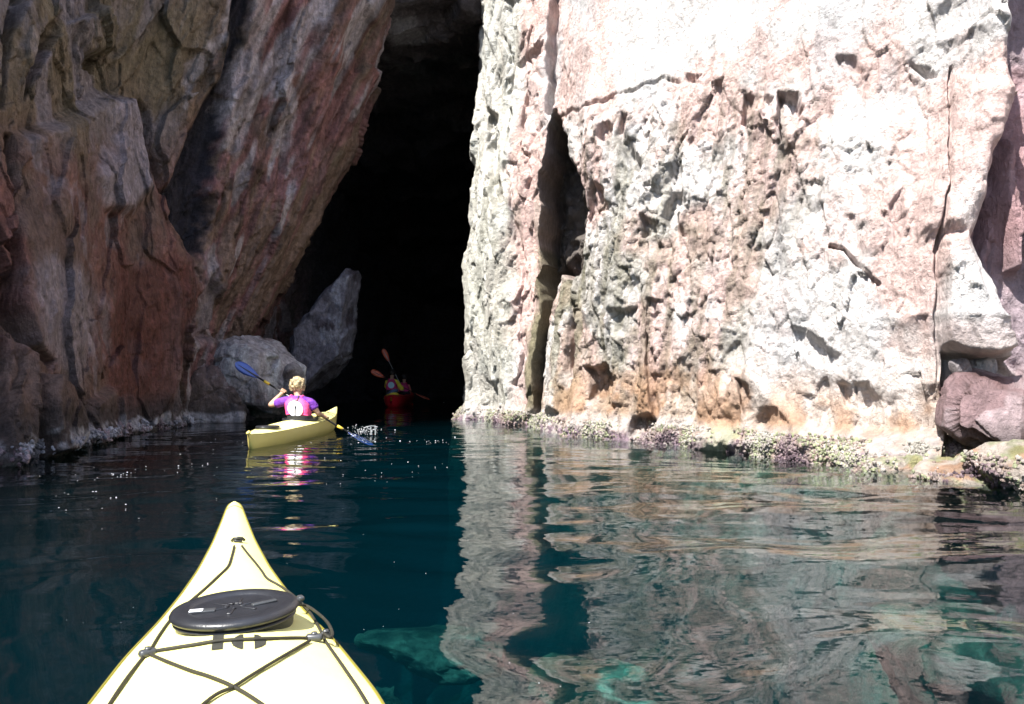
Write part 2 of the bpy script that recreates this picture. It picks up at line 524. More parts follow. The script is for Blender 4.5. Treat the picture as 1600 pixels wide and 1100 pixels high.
    c = mix(c, olive * 0.8, 0.4 * sstep(0.15, 0.4, ridged(Pv * np.array([1.6, 1.6, 1]), 2.4, 3, 140) + 0.2 * n2) * rough * sstep(240, 420, Y))
    pit = sstep(0.30, 0.62, ridged(P * np.array([1, 1, .35]), 3.4, 4, 151, .65) + 0.15 * n1)
    c = mix(c, olive * 0.55, 0.6 * pit * (0.12 + 0.6 * rough))
    band = sstep(0.05, 0.35, fbm(Pv * np.array([1, 1, .6]), 3.2, 4, 155))
    c = mix(c, c * np.array([.55, .52, .45]), band * (0.12 + 0.22 * rough + 0.2 * pillar) * (1 - .7 * smooth_top))
    # rust tide band
    hb = 1.35 + 0.5 * n1
    tide = sstep(hb, 0.25, z) * sstep(820, 960, X)
    c = mix(c, rust * 1.0, 0.85 * tide * sstep(-0.25, 0.15, n2 + 0.3 * n4 + 0.05))
    c = mix(c, np.array([0.38, 0.25, 0.165]), 0.6 * tide)
    # pale barnacle and lilac crust at the waterline, green weed
    crust = sstep(0.40, 0.26, z + 0.10 * n2) * sstep(-0.2, 0.0, z)
    c = mix(c, np.array([0.40, 0.36, 0.345]), crust * 0.85 * (1 - 0.4 * sstep(0, .2, n4)))
    c = mix(c, np.array([0.22, 0.16, 0.19]), sstep(0.16, 0.06, z + 0.08 * n4) * sstep(-0.15, 0.0, n4 + .05))
    c = mix(c, np.array([0.16, 0.24, 0.05]), sstep(0.34, 0.24, z) * sstep(0.12, 0.3, n2) * sstep(1050, 1250, X) * 0.8)
    caustics = sstep(0.35, 0.75, ridged(P + .3 * n2[:, None], 1.6, 3, 171)) * sstep(1.0, 2.6, P[:, 0])  # pale net of sunlight through water, painted on the foot
    c = mix(c, mix(np.array([0.035, 0.05, 0.03]), np.array([0.09, 0.12, 0.08]), caustics), sstep(0.02, -0.20, z) * 0.97)
    # the darkness inside the cave is painted into the rock colour
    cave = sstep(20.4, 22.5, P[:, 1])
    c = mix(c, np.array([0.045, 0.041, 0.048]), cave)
    c = mix(c, c * np.array([0.60, 0.50, 0.56]), sstep(-5, 10, poly_sd(Xw, Yw, feats[-4][0])))  # shade of the recess beyond the edge, multiplied into the colour
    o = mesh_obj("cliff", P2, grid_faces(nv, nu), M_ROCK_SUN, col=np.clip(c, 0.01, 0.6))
    tag(o, "pale pink and white sunlit cliff rising straight from the water right of the cave", kind='structure')
    return o, P2.reshape(nv, nu, 3), N.reshape(nv, nu, 3)

cliff_r, RS, RN = right_cliff()

# ---- left: the red overhanging cliff in the shade, and the left wall of the cave behind it
def left_cliff():
    zs = [-5.0, -1.5, 0.0, 1.5, 3.5, 6.0, 9.0, 13.0, 20.0]
    K = {  # column: plan at z = 0, 6, 13, 20
        'A': [(-12, -10), (-13, -10), (-16, -10), (-22, -10)],
        'B': [(-8.5, -1), (-9.4, -1), (-12.5, -1), (-18, -2)],
        'C': [(-6.2, 5), (-7.2, 5), (-10.2, 5), (-14, 4)],
        'D': [(-5.50, 9.4), (-6.6, 9.7), (-9.6, 9), (-12.8, 8)],
        'E': [(-5.95, 11.5), (-6.45, 12.3), (-8.5, 12), (-10.6, 12)],
        'F': [(-6.6, 15.0), (-7.0, 15.6), (-6.15, 14.4), (-8.2, 14)],  # unseen upper part pushed out to block sun from the beds
        'G': [(-6.6, 17.0), (-6.1, 17.5), (-4.9, 17.0), (-5.0, 16)],
        'H': [(-7.1, 20.0), (-4.35, 20.8), (-1.5, 19.6), (0.5, 18)],
        'I': [(-7.3, 21.6), (-4.9, 22.6), (-1.7, 21.3), (0.9, 20)],
        'J': [(-6.7, 23.4), (-6.4, 24.2), (-3.0, 23.4), (1.5, 23)],
        'L': [(-6.2, 26.5), (-6.6, 26.8), (-3.0, 26.5), (1.5, 26)],
        'M': [(-6.8, 32), (-6.6, 32), (-3.0, 32), (1.5, 32)],
        'O': [(-5.0, 42), (-4.6, 42), (-2.0, 40), (1.5, 40)],
        'Q': [(1.0, 47), (1.0, 46), (1.0, 44), (1.5, 43)],
        'R': [(5.0, 46), (5.0, 46), (5.0, 44), (5.0, 43)]}
    G = []
    for z in zs:
        row = []
        for k, v in K.items():
            q = np.interp(max(z, 0), [0, 6, 13, 20], [0, 1, 2, 3])
            i = min(int(q), 2); f = q - i
            x = v[i][0] * (1 - f) + v[i + 1][0] * f
            y = v[i][1] * (1 - f) + v[i + 1][1] * f
            if z < 0: x += -z * 0.15
            row.append((x, y, z))
        G.append(row)
    G.append([(x - 14, y + 3, 21.5) for (x, y, z) in G[-1]])
    wu = [2, 3, 8, 10, 16, 12, 11, 5, 6, 7, 6, 4, 3, 1]
    wv = [2, 4, 9, 11, 13, 13, 7, 2, 1]
    nu, nv = 880, 560
    S = loft_grid(G, nu, nv, wu, wv)
    Nn = grid_normals(S)
    k = int(nu * 0.3)
    if Nn[nv // 2, k, 0] < 0: Nn = -Nn
    P = S.reshape(-1, 3); N = Nn.reshape(-1, 3)
    X, Y = to_px(P)
    z = P[:, 2]
    w1, w2 = 12 * fbm(P, 1.3, 3, 191), 12 * fbm(P, 1.3, 3, 195)
    Xw, Yw = X + w1, Y + w2
    # bedding coordinates: the beds lean to the right going up
    e = np.array([0.46, 0.0, 0.89]); e /= np.linalg.norm(e)
    f = np.array([0.89, 0.0, -0.46])
    Q = np.stack([P @ f, P[:, 1], (P @ e) * 0.12], 1)       # stretched along the beds
    Q2 = np.stack([P @ f, P[:, 1], (P @ e) * 0.33], 1)
    beds = sstep(250, 330, Xw + 0.15 * (Yw - 300))          # the strongly bedded part
    front = (sstep(21.6, 20.2, P[:, 1]) * sstep(5, 8, P[:, 1]))[:, None]
    M1 = N + 0.7 * front * np.array([0.1, -1.0, 0.0]); M1 /= np.linalg.norm(M1, axis=1, keepdims=True)
    slab = sstep(-10, 20, poly_sd(Xw, Yw, [(12, 215), (60, 200), (120, 175), (150, 140), (205, 150), (222, 225), (236, 300), (264, 362), (300, 410), (302, 452), (276, 540), (250, 640), (226, 720), (30, 760), (10, 500)]))
    D = 0.22 * fbm(P, 0.45, 3, 13)
    D += (0.10 + 0.14 * beds) * ridged(Q, 1.1, 5, 121, 0.55) * (1 - 0.6 * slab)
    v1, e1, i1 = facets(Q2 + 0.12 * fbm(P, 1.3, 2, 160)[:, None], 0.95, 205)
    v2, e2, i2 = facets(Q2 * np.array([1, 1, 0.45]) + 0.06 * fbm(P, 3, 2, 161)[:, None], 2.3, 211)
    v3, e3, i3 = facets(Q2 + 0.03 * fbm(P, 6, 2, 162)[:, None], 5.5, 223)
    D += v1 * (0.24 - 0.12 * slab) + v2 * (0.07 - 0.035 * slab) + v3 * (0.028 - 0.012 * slab)
    D -= 0.02 * (1 - sstep(0, 0.05, e2)) * (1 - 0.8 * slab)
    D += 0.07 * beds * ridged(Q * np.array([1, 1, .6]), 3.2, 4, 130, .6)
    D += 0.03 * fbm(P, 2.5, 5, 131, .6)
    D += 0.04 * fbm(P, 5, 3, 144)
    D += slab * (0.30 + 0.08 * fbm(P, 1.6, 4, 150))
    feats = [
        ([(300, 205), (345, 120), (372, -60), (404, -60), (382, 60), (352, 150), (332, 260), (330, 330), (306, 400), (284, 360), (262, 300)], -0.60, 14),
        ([(222, 150), (236, 165), (240, 230), (262, 300), (250, 300), (232, 262), (222, 210)], -0.30, 8),
        ([(150, 160), (205, 150), (220, 215), (225, 300), (190, 342), (150, 330), (138, 280), (160, 210)], 0.26, 16),
        ([(105, 40), (150, 10), (178, 40), (170, 80), (130, 84)], 0.28, 8),
        ([(60, 60), (96, 20), (98, 50), (58, 130), (50, 150)], -0.35, 7),
        ([(24, -40), (50, -40), (22, 60), (8, 170), (0, 170), (8, 60)], -0.40, 8),
        ([(130, 82), (165, 78), (150, 110), (128, 100)], -0.28, 6),
        ([(176, 88), (200, 70), (190, 130), (172, 150)], 0.18, 6),
        ([(6, 210), (16, 210), (18, 480), (34, 540), (62, 566), (54, 580), (24, 552), (8, 500)], -0.40, 7),
        ([(0, 520), (26, 560), (30, 700), (-20, 740)], 0.35, 8),
        ([(36, 590), (66, 596), (92, 640), (100, 700), (40, 716), (30, 640)], 0.30, 9),
        ([(62, 588), (78, 600), (100, 650), (96, 660), (80, 620)], -0.30, 6),
        ([(110, 628), (150, 606), (166, 640), (160, 690), (100, 690)], 0.24, 10),
        ([(360, 140), (392, 70), (410, 120), (380, 250), (346, 350), (336, 320)], 0.20, 14),
        ([(470, 150), (500, 40), (540, 20), (520, 120), (470, 260), (440, 320)], 0.25, 14),
        ([(540, 60), (570, 10), (590, 40), (560, 130), (500, 230), (500, 190)], -0.28, 10),
        ([(430, 40), (452, 0), (456, 20), (440, 120), (424, 130)], -0.25, 7),
        ([(440, 190), (450, 180), (440, 260), (420, 300)], -0.22, 7),
        ([(300, 470), (330, 430), (350, 480), (340, 520), (300, 540), (284, 520)], -0.35, 10),
    ]
    for poly, amt, soft in feats:
        x0, x1 = min(p[0] for p in poly) - 60, max(p[0] for p in poly) + 60
        y0, y1 = min(p[1] for p in poly) - 60, max(p[1] for p in poly) + 60
        m = (Xw > x0) & (Xw < x1) & (Yw > y0) & (Yw < y1) & (P[:, 1] < 22)
        w = sstep(-soft * 0.5, soft * 0.8, poly_sd(Xw[m] * .5 + X[m] * .5, Yw[m] * .5 + Y[m] * .5, poly))
        D[m] += amt * w
    foot = sstep(-0.8, -0.1, z) * (1 - sstep(0.0, 0.45, z))
    D += foot * (0.10 + 0.3 * fbm(P, 1.6, 4, 180))
    D *= 1 - 0.4 * sstep(9, 6, P[:, 1])
    P2 = P + M1 * D[:, None]
    # ---- colours
    n1 = fbm(P, 0.7, 4, 301); n2 = fbm(P, 2.1, 4, 302); n3 = fbm(Q, 1.1, 4, 303); n5 = fbm(Q, 2.6, 3, 305); n4 = fbm(P, 6, 3, 304)
    red = np.array([0.215, 0.108, 0.085]); brown = np.array([0.175, 0.125, 0.098]); pink = np.array([0.30, 0.165, 0.150])
    pale = np.array([0.46, 0.45, 0.43]); olive = np.array([0.20, 0.185, 0.110]); navy = np.array([0.032, 0.034, 0.044]); grey = np.array([0.27, 0.255, 0.26])
    c = mix(brown, red, sstep(-0.3, 0.3, n1 + .4 * n2))
    up = sstep(330, 120, Yw) * sstep(420, 250, Xw)
    c = mix(c, olive, up * 0.8)
    c = mix(c, grey, up * 0.75 * sstep(-0.02, 0.25, n3))
    c = mix(c, pink, beds * 0.9 * sstep(-0.25, 0.15, n3 + .3 * n2))
    c = mix(c, pale * 0.95, beds * 0.85 * sstep(0.10, 0.28, n5 + 0.35 * n3))
    c = mix(c, olive, beds * 0.55 * sstep(0.05, 0.3, -n5 + .2 * n1))
    c = mix(c, grey, 0.7 * slab * sstep(0.0, 0.35, n2 + 0.5 * n1 - 0.15))
    def region(poly, col, amt, soft=12):
        nonlocal c
        w = sstep(-soft, soft, poly_sd(Xw + 10 * n4, Yw + 10 * n2, poly)) * amt * (P[:, 1] < 22)
        c = mix(c, col, w)
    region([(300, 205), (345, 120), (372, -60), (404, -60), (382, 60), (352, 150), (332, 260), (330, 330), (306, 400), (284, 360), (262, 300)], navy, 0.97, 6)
    region([(150, 150), (205, 150), (220, 215), (225, 290), (190, 330), (150, 320), (138, 280), (160, 210)], grey * 1.25, 0.9)
    region([(355, 120), (390, 60), (402, -60), (420, -60), (410, 90), (392, 190), (366, 250), (344, 230)], pale, 0.75, 8)
    region([(296, 110), (350, 20), (356, -60), (368, -60), (362, 20), (320, 110), (290, 170)], pale * .9, 0.7, 5)
    region([(30, 430), (60, 400), (110, 420), (140, 470), (130, 540), (90, 600), (40, 540)], grey * 1.25, 0.7, 18)
    region([(430, 160), (450, 110), (452, 180), (440, 240), (426, 240)], pale * 1.1, 0.8, 6)
    region([(310, 400), (330, 380), (345, 460), (330, 530), (312, 540)], grey * 1.15, 0.7, 8)
    region([(170, 420), (290, 400), (300, 460), (250, 640), (170, 700), (150, 560)], np.array([0.125, 0.048, 0.034]), 0.8, 18)
    fine_beds = sstep(0.35, 0.7, ridged(Q * np.array([1, 1, 0.5]), 2.6, 4, 330, 0.6))
    c = mix(c, c * 0.35, fine_beds * 0.7 * (0.3 + 0.7 * beds))
    c = c * np.array([0.88, 0.80, 0.88])
    # tide: dark then a pale salt and barnacle line
    c = mix(c, np.array([0.035, 0.03, 0.032]), sstep(0.75, 0.35, z + .15 * n2) * 0.8)
    c = mix(c, np.array([0.42, 0.41, 0.45]), sstep(0.30, 0.18, z + 0.22 * n2) * sstep(0.02, 0.10, z + .05 * n4) * 0.8 * sstep(-.25, .1, n4))
    c = mix(c, np.array([0.05, 0.06, 0.05]), sstep(0.03, -0.1, z))
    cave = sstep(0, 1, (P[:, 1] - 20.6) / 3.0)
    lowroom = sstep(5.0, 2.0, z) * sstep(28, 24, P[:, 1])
    c = mix(c, c * np.array([0.36, 0.33, 0.40]) + 0.006, cave * (1 - 0.5 * lowroom))  # fall-off of light into the cave painted as darker rock
    c = mix(c, np.array([0.040, 0.036, 0.042]), sstep(23, 28, P[:, 1]))  # deep cave gloom painted near black
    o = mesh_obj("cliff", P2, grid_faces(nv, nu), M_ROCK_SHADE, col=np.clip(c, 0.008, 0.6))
    tag(o, "shaded red brown overhanging cliff with leaning beds left of the cave", kind='structure')
    return o, P2.reshape(nv, nu, 3)

cliff_l, LS = left_cliff()

# ---- roof of the cave with its lip
def cave_roof():
    G = []
    for (y, z0) in [(20.6, 24), (20.3, 17), (20.2, 12.0), (20.5, 9.9), (22.5, 9.6), (27, 9.0), (34, 7.5), (42, 5.5), (48, 3.0), (49, -2.0)]:
        G.append([(x, y, z0 - 0.02 * (x - 1) ** 2 * (1 if z0 < 11 else 0)) for x in (-10, -6, -3, -1, 1, 4, 8)])
    nu, nv = 160, 260
    S = loft_grid(G, nu, nv, [2, 3, 3, 3, 3, 2], [2, 4, 4, 4, 5, 4, 4, 3, 2])
    Nn = grid_normals(S)
    P = S.reshape(-1, 3); N = Nn.reshape(-1, 3)
    if N[nu * (nv // 2) + nu // 2, 2] > 0: N = -N
    v1, e1, _ = facets(P, 0.7, 405)
    v2, e2, _ = facets(P, 1.9, 411)
    D = 0.5 * fbm(P, 0.35, 3, 401) + 0.3 * v1 + 0.12 * v2 + 0.06 * fbm(P, 4, 3, 402)
    n = fbm(P, 1.2, 4, 403)
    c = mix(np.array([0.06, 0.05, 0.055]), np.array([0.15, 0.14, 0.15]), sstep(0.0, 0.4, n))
    c = mix(c, np.array([0.040, 0.036, 0.044]), sstep(21.5, 26, P[:, 1]))  # roof colour darkened inwards to paint the cave's gloom
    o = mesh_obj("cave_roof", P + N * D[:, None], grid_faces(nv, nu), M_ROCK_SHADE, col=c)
    tag(o, "dark rough rock roof closing over the sea cave", kind='structure')
cave_roof()

# ---- boulders
def ico(sub):
    bm = bmesh.new()
    bmesh.ops.create_icosphere(bm, subdivisions=sub, radius=1.0)
    V = np.array([v.co[:] for v in bm.verts])
    Fc = np.array([[v.index for v in f.verts] for f in bm.faces])
    bm.free()
    return V, Fc
ICO6, ICO5, ICO1 = ico(6), ico(5), ico(1)

def boulder(name, loc, size, rot, seed, colf, mat, big=ICO6, sharp=0.32, planes=None, crag=1.0):
    V, Fc = big
    V = V.copy()
    # cut with random planes for broken faces
    r = np.random.default_rng(seed)
    for _ in range(11):
        n = r.normal(size=3); n /= np.linalg.norm(n)
        h = r.uniform(0.62, 0.9)
        d = V @ n - h
        V -= np.clip(d, 0, None)[:, None] * n * 0.93
    for (n, h) in (planes or []):
        n = np.array(n, float); n /= np.linalg.norm(n)
        d = V @ n - h
        V -= np.clip(d, 0, None)[:, None] * n * 0.95
    nrm = V / (np.linalg.norm(V, axis=1, keepdims=True) + 1e-6)
    V *= np.array(size)
    S = V + seed * 3.1
    v2, e2, _ = facets(S, 2.2, seed + 5)
    v0, e0, _ = facets(S, 1.1, seed + 7)
    D = 0.12 * v0 - 0.05 * (1 - sstep(0, .06, e0)) + 0.10 * sharp * 3 * fbm(S, 1.4, 4, seed) + 0.05 * crag * v2 * sharp * 3 + 0.03 * fbm(S, 7, 4, seed + 9, .6) + 0.045 * ridged(S * np.array([1, 1, .6]), 2.6, 4, seed + 11, .6)
    V = V + nrm * D[:, None] * min(size) ** 0.6
    R = np.array(Euler(rot).to_matrix())
    V = V @ R.T
    Wd = V + np.array(loc)
    c = colf(Wd)
    o = mesh_obj(name, V, Fc, mat, col=np.clip(c, 0.01, 0.6))
    o.location = loc
    return o

def grey_rock(P, base=(0.26, 0.24, 0.25), hi=(0.42, 0.42, 0.44), lo=(0.10, 0.075, 0.07), wetline=0.35):
    n = fbm(P, 2.0, 4, 501); m = fbm(P * np.array([1, 1, .3]), 5, 3, 502)
    c = mix(np.array(base), np.array(lo), sstep(0.05, 0.4, n))
    c = mix(c, np.array(hi), 0.7 * sstep(0.15, 0.35, m))
    c = mix(c, np.array([0.04, 0.035, 0.035]), sstep(wetline + .25, wetline - .1, P[:, 2] + .1 * n) * 0.8)
    c = mix(c, np.array([0.38, 0.37, 0.41]), sstep(0.26, 0.18, P[:, 2] + .08 * n) * sstep(-.02, .06, P[:, 2]) * .8)
    return c

o = boulder("boulder", W(402, 584, 19.0), (0.92, 0.95, 0.98), (0.1, 0.15, 0.3), 3, lambda P: grey_rock(P, base=(0.36, 0.33, 0.35), hi=(0.5, 0.5, 0.52), lo=(.2, .15, .15)), M_ROCK_SHADE, planes=[((0.15, -0.2, 1), 0.62)])
tag(o, "rounded grey boulder with a pale streaked top behind the near paddler", "boulder")
o = boulder("boulder", W(503, 535, 22.0), (1.15, 1.0, 1.9), (0.10, 0.36, 0.1), 8, lambda P: grey_rock(P, base=(0.14, 0.13, 0.16), hi=(0.26, 0.26, 0.31), lo=(.05, .04, .05)), M_ROCK_SHADE, planes=[((-0.9, -.1, 0.5), 0.55), ((0.9, -.3, 0.35), 0.5), ((0.8, -.2, -0.6), 0.45), ((0.1, -1, 0.1), 0.55), ((-.8, -.2, -.3), .6)])
tag(o, "tall grey slab leaning in the mouth of the cave", "rock slab")
o = boulder("boulder", W(455, 592, 18.8), (0.28, 0.3, 0.36), (0, 0.1, 0.5), 12, grey_rock, M_ROCK_SHADE, big=ICO5)
tag(o, "small pale stone wedged between the round boulder and the leaning slab", "boulder")
o = boulder("boulder", W(332, 632, 18.4), (0.85, 0.8, 0.78), (0, -0.1, 0.2), 17, lambda P: grey_rock(P, base=(0.15, 0.11, 0.11), hi=(0.26, 0.22, 0.23)), M_ROCK_SHADE)
tag(o, "low brownish boulder at the waterline left of the blue paddle blade", "boulder")
o = boulder("boulder", W(290, 590, 18.6), (0.6, 0.6, 0.95), (0.1, 0.2, 0.2), 21, lambda P: grey_rock(P, base=(0.17, 0.11, 0.12), hi=(0.28, 0.2, 0.21)), M_ROCK_SHADE)
tag(o, "purplish upright boulder leaning against the foot of the red slab", "boulder")
o = boulder("boulder", W(430, 630, 20.5), (0.9, 0.8, 0.45), (0, 0.05, 0.2), 27, lambda P: grey_rock(P, base=(0.12, 0.09, 0.085)), M_ROCK_SHADE)
tag(o, "dark wet boulder under the round grey one at the water's edge", "boulder")
o = boulder("boulder", W(366, 545, 20.6), (0.55, 0.5, 0.5), (0, 0.05, 0.2), 29, lambda P: grey_rock(P, base=(0.17, 0.10, 0.10)), M_ROCK_SHADE, big=ICO5)
tag(o, "reddish boulder peeping out behind the left of the round grey one", "boulder")
o = boulder("boulder", W(1572, 642, 8.35), (0.66, 0.55, 0.46), (0.0, 0.15, 0.4), 33, lambda P: grey_rock(P, base=(0.21, 0.14, 0.145), hi=(0.34, 0.27, 0.28), lo=(.10, .055, .055)), M_ROCK_SUN, planes=[((-0.3, -.3, 1), 0.55), ((-.8, -.6, .2), .55), ((.2, -1, .1), .5), ((.3, -.7, .7), .55)], crag=2.6)
tag(o, "purplish boulder in the recess below the right end of the pale cliff", "boulder")
for (px, py, d, s, sd_, lb) in [(1500, 576, 8.7, 0.10, 41, "pointed grey stone jammed left in the recess above the purplish boulder"), (1530, 572, 8.8, 0.13, 43, "larger grey stone jammed in the recess above the purplish boulder")]:
    o = boulder("stone", W(px, py, d), (s, s, s), (0, 0.3, sd_), sd_, grey_rock, M_ROCK_SUN, big=ICO5)
    tag(o, lb, "stone", "stones jammed in the recess")

SHELF = []
for (px, py, d, sz, rz, sd_, lb) in [(1405, 742, 8.75, (0.62, 0.42, 0.20), 0.5, 51, "low crusted ledge at the waterline under the middle of the pale cliff"),
                                     (1520, 752, 7.9, (0.55, 0.50, 0.24), 0.9, 53, "green tinted crusted ledge in front of the purplish boulder"),
                                     (1625, 740, 7.5, (0.60, 0.55, 0.30), 0.4, 57, "crusted ledge at the right edge of the picture below the boulder")]:
    o = boulder("ledge", W(px, py, d), sz, (0, 0.05, rz), sd_, lambda P: mix(mix(mix(np.array([.36, .31, .27]), np.array([.30, .19, .13]), sstep(-.1, .2, fbm(P, 5, 4, 77))), np.array([.17, .22, .08]), .6 * sstep(.0, .25, fbm(P, 7, 4, 78))), np.array([.05, .05, .035]), sstep(.06, -.04, P[:, 2]) * .9), M_ROCK_SUN, big=ICO5)
    tag(o, lb, "rock ledge")
    SHELF.append(np.array([(o.location + v.co)[:] for v in o.data.vertices]))
# ------------------------------------------------------------------ sea bed, submerged rocks, water
def sea_bed():
    xs = np.concatenate([np.linspace(-80, -12, 8)[:-1], np.linspace(-12, 9, 260), np.linspace(9, 80, 8)[1:]])
    ys = np.concatenate([np.linspace(-90, -6, 8)[:-1], np.linspace(-6, 48, 380), np.linspace(48, 90, 4)[1:]])
    XX, YY = np.meshgrid(xs, ys)
    P = np.stack([XX.ravel(), YY.ravel(), np.zeros(XX.size)], 1)
    rise = sstep(-2.0, 4.0, P[:, 0] + 0.25 * (P[:, 1] - 5)) * sstep(30, 8, P[:, 1])
    h = -5.5 + 3.0 * rise
    v1, e1, i1 = facets(P, 0.55, 601, 0.7)
    v2, e2, i2 = facets(P, 1.5, 611, 0.6)
    h = h + 0.8 * fbm(P, 0.3, 3, 600) + 0.5 * v1 * (0.4 + rise) + 0.16 * v2 + 0.12 * np.sqrt(np.clip(e1, 0, 1)) * 3 + 0.05 * fbm(P, 4, 3, 604)
    P[:, 2] = h
    n = fbm(P, 1.3, 4, 605); m = fbm(P, 3.5, 3, 606)
    c = mix(np.array([0.035, 0.045, 0.03]), np.array([0.16, 0.18, 0.12]), sstep(0.05, 0.35, n))
    c = mix(c, np.array([0.05, 0.10, 0.04]), sstep(0.1, 0.35, m))
    o = mesh_obj("sea_bed", P, grid_faces(len(ys), len(xs)), M_ROCK_SHADE, col=c)
    tag(o, "rocky sea bed seen green through the clear water", kind='structure')
sea_bed()

def sunk(P):
    n = fbm(P, 1.8, 4, 701)
    v = sstep(0.30, 0.72, ridged(P + .25 * n[:, None], 2.4, 3, 702))
    c = mix(np.array([0.02, 0.035, 0.025]), np.array([0.05, 0.08, 0.05]), sstep(-0.1, 0.3, n))
    return mix(c, np.array([0.46, 0.52, 0.36]), v * (.20 + .65 * sstep(-.1, .3, fbm(P, 1.1, 3, 705))))  # pale ridged network paints caustic light onto the submerged rock
for i, (x, y, z, s, lb) in enumerate([
        (-0.68, 8.4, -1.62, (0.75, 0.75, 0.16), "submerged turquoise rock in the middle distance right of the yellow bow"),
        (0.85, 6.5, -1.42, (0.8, 0.7, 0.20), "submerged turquoise rock lowest in the middle of the water"),
        (3.2, 6.4, -1.25, (0.75, 0.7, 0.45), "submerged green rock under the water at bottom right"),
        (-1.35, 7.6, -1.95, (0.6, 0.7, 0.40), "submerged dim green rock close beside the yellow deck"),
        (2.1, 5.6, -1.65, (0.5, 0.5, 0.40), "submerged rock with painted caustic light left of the bottom right one")]):
    o = boulder("submerged_rock", (x, y, z), s, (0.2 * i, 0.1, 0.7 * i), 60 + i * 3, sunk, M_ROCK_SHADE, big=ICO5, crag=3.0)
    tag(o, lb, "rock")

def water():
    def axis(lo, hi, near, far, a, b):
        # fine spacing 'near' growing to 'far'
        out = [a]
        while out[-1] < b:
            t = (out[-1] - a) / (b - a)
            out.append(out[-1] + near * (1 - t) + far * t)
        return np.array(lo + out + hi)
    xs = axis([-60, -35, -20, -13, -10, -8.5], [9, 13, 20, 35, 60], 0.045, 0.045, -7.6, 7.2)
    ys = axis([-60, -30, -12, -5, -2.0, -0.5], [54, 60], 0.022, 0.16, 0.6, 47)
    XX, YY = np.meshgrid(xs, ys)
    P = np.stack([XX.ravel(), YY.ravel(), np.zeros(XX.size)], 1)
    A = P.copy()
    A[:, :2] += 0.35 * np.stack([noise(P, 0.7, 801), noise(P, 0.7, 802)], 1)      # swirl
    A2 = A * np.array([0.8, 1.15, 1])
    near = sstep(13, 3, P[:, 1])
    h = (0.009 + 0.019 * near) * noise(A2, 0.42, 810) + (0.0065 + 0.018 * near) * noise(A2, 1.0, 811) + (0.0048 + 0.0100 * near) * noise(A2, 2.1, 812) + (0.0014 + 0.0012 * sstep(3.5, 7, P[:, 1])) * noise(A2, 4.7, 813)
    h += 0.0015 * noise(A2 * np.array([0.85, 1.15, 1]), 8.5, 814) * sstep(2, 7, P[:, 1])
    h += 0.0030 * near * noise(A2 + 7.0, 3.7, 815)
    # the near paddler's wake and the ring round the dipped blade
    for (cx, cyy, a, k) in [(-2.45, 13.0, 0.010, 16.0), (-3.4, 12.4, 0.004, 9.0)]:
        r = np.hypot(P[:, 0] - cx, P[:, 1] - cyy)
        h += a * np.cos(r * k) * np.exp(-r * 1.1)
    fade = sstep(-9.9, -7.6, P[:, 0]) * sstep(10, 7, P[:, 0]) * sstep(-2, 0.6, P[:, 1])
    P[:, 2] = h * np.maximum(fade, 0.0)
    nv, nu = len(ys), len(xs)
    f = [tuple(q) for q in grid_faces(nv, nu)]
    n = nv * nu
    idx = np.arange(n).reshape(nv, nu)
    ring = list(idx[0, :]) + list(idx[1:, -1]) + list(idx[-1, ::-1][1:]) + list(idx[::-1, 0][1:-1])
    low = P[ring].copy(); low[:, 2] = -11.0
    V = np.concatenate([P, low])
    m = len(ring)
    for i in range(m):
        j = (i + 1) % m
        f.append((ring[j], ring[i], n + i, n + j))
    me = bpy.data.meshes.new("sea_water")
    # mixed face sizes: build quads in bulk, then the bottom as one face
    quads = np.array(f, dtype=np.int32)
    me.vertices.add(len(V)); me.vertices.foreach_set("co", V.astype(np.float32).ravel())
    nl = quads.size + m
    me.loops.add(nl)
    li = np.concatenate([quads.ravel(), np.arange(n + m - 1, n - 1, -1)]).astype(np.int32)
    me.loops.foreach_set("vertex_index", li)
    me.polygons.add(len(quads) + 1)
    st = np.concatenate([np.arange(0, quads.size, 4), [quads.size]]).astype(np.int32)
    me.polygons.foreach_set("loop_start", st)
    me.update(calc_edges=True); me.validate()
    sm = np.ones(len(me.polygons), bool); sm[nv * nu - nv - nu + 1:] = False
    me.polygons.foreach_set("use_smooth", sm)
    mt = bpy.data.materials.new("sea_water")
    mt.use_nodes = True
    N = NT(mt)
    N.n.remove(N.n["Principled BSDF"])
    out = N.n["Material Output"]
    tr = N.new("ShaderNodeBsdfTransparent")
    tr.inputs[0].default_value = (0.90, 0.97, 0.97, 1)
    gl = N.new("ShaderNodeBsdfGlossy", i_Roughness=0.0)
    fr = N.new("ShaderNodeFresnel", i_IOR=1.333)
    tc = N.new("ShaderNodeTexCoord")
    mp = N.new("ShaderNodeMapping")
    mp.inputs["Scale"].default_value = (0.8, 1.3, 1.0)
    N.link(tc.outputs["Object"], mp.inputs[0])
    nz = N.new("ShaderNodeTexNoise", i_Scale=7.0, i_Detail=2.0, i_Roughness=0.45)
    N.link(mp.outputs[0], nz.inputs["Vector"])
    bp = N.new("ShaderNodeBump", i_Strength=1.0, i_Distance=0.0016)
    N.link(nz.outputs[0], bp.inputs["Height"])
    N.link(bp.outputs[0], gl.inputs["Normal"]); N.link(bp.outputs[0], fr.inputs["Normal"])
    mx = N.new("ShaderNodeMixShader")
    N.link(fr.outputs[0], mx.inputs[0]); N.link(tr.outputs[0], mx.inputs[1]); N.link(gl.outputs[0], mx.inputs[2])
    N.link(mx.outputs[0], out.inputs["Surface"])
    vs_ = N.new("ShaderNodeVolumeScatter", i_Density=0.017, i_Anisotropy=0.2)
    vs_.inputs["Color"].default_value = (0.04, 0.52, 0.70, 1)
    va = N.new("ShaderNodeVolumeAbsorption", i_Density=0.42)
    va.inputs["Color"].default_value = (0.02, 0.60, 0.68, 1)
    ad = N.new("ShaderNodeAddShader")
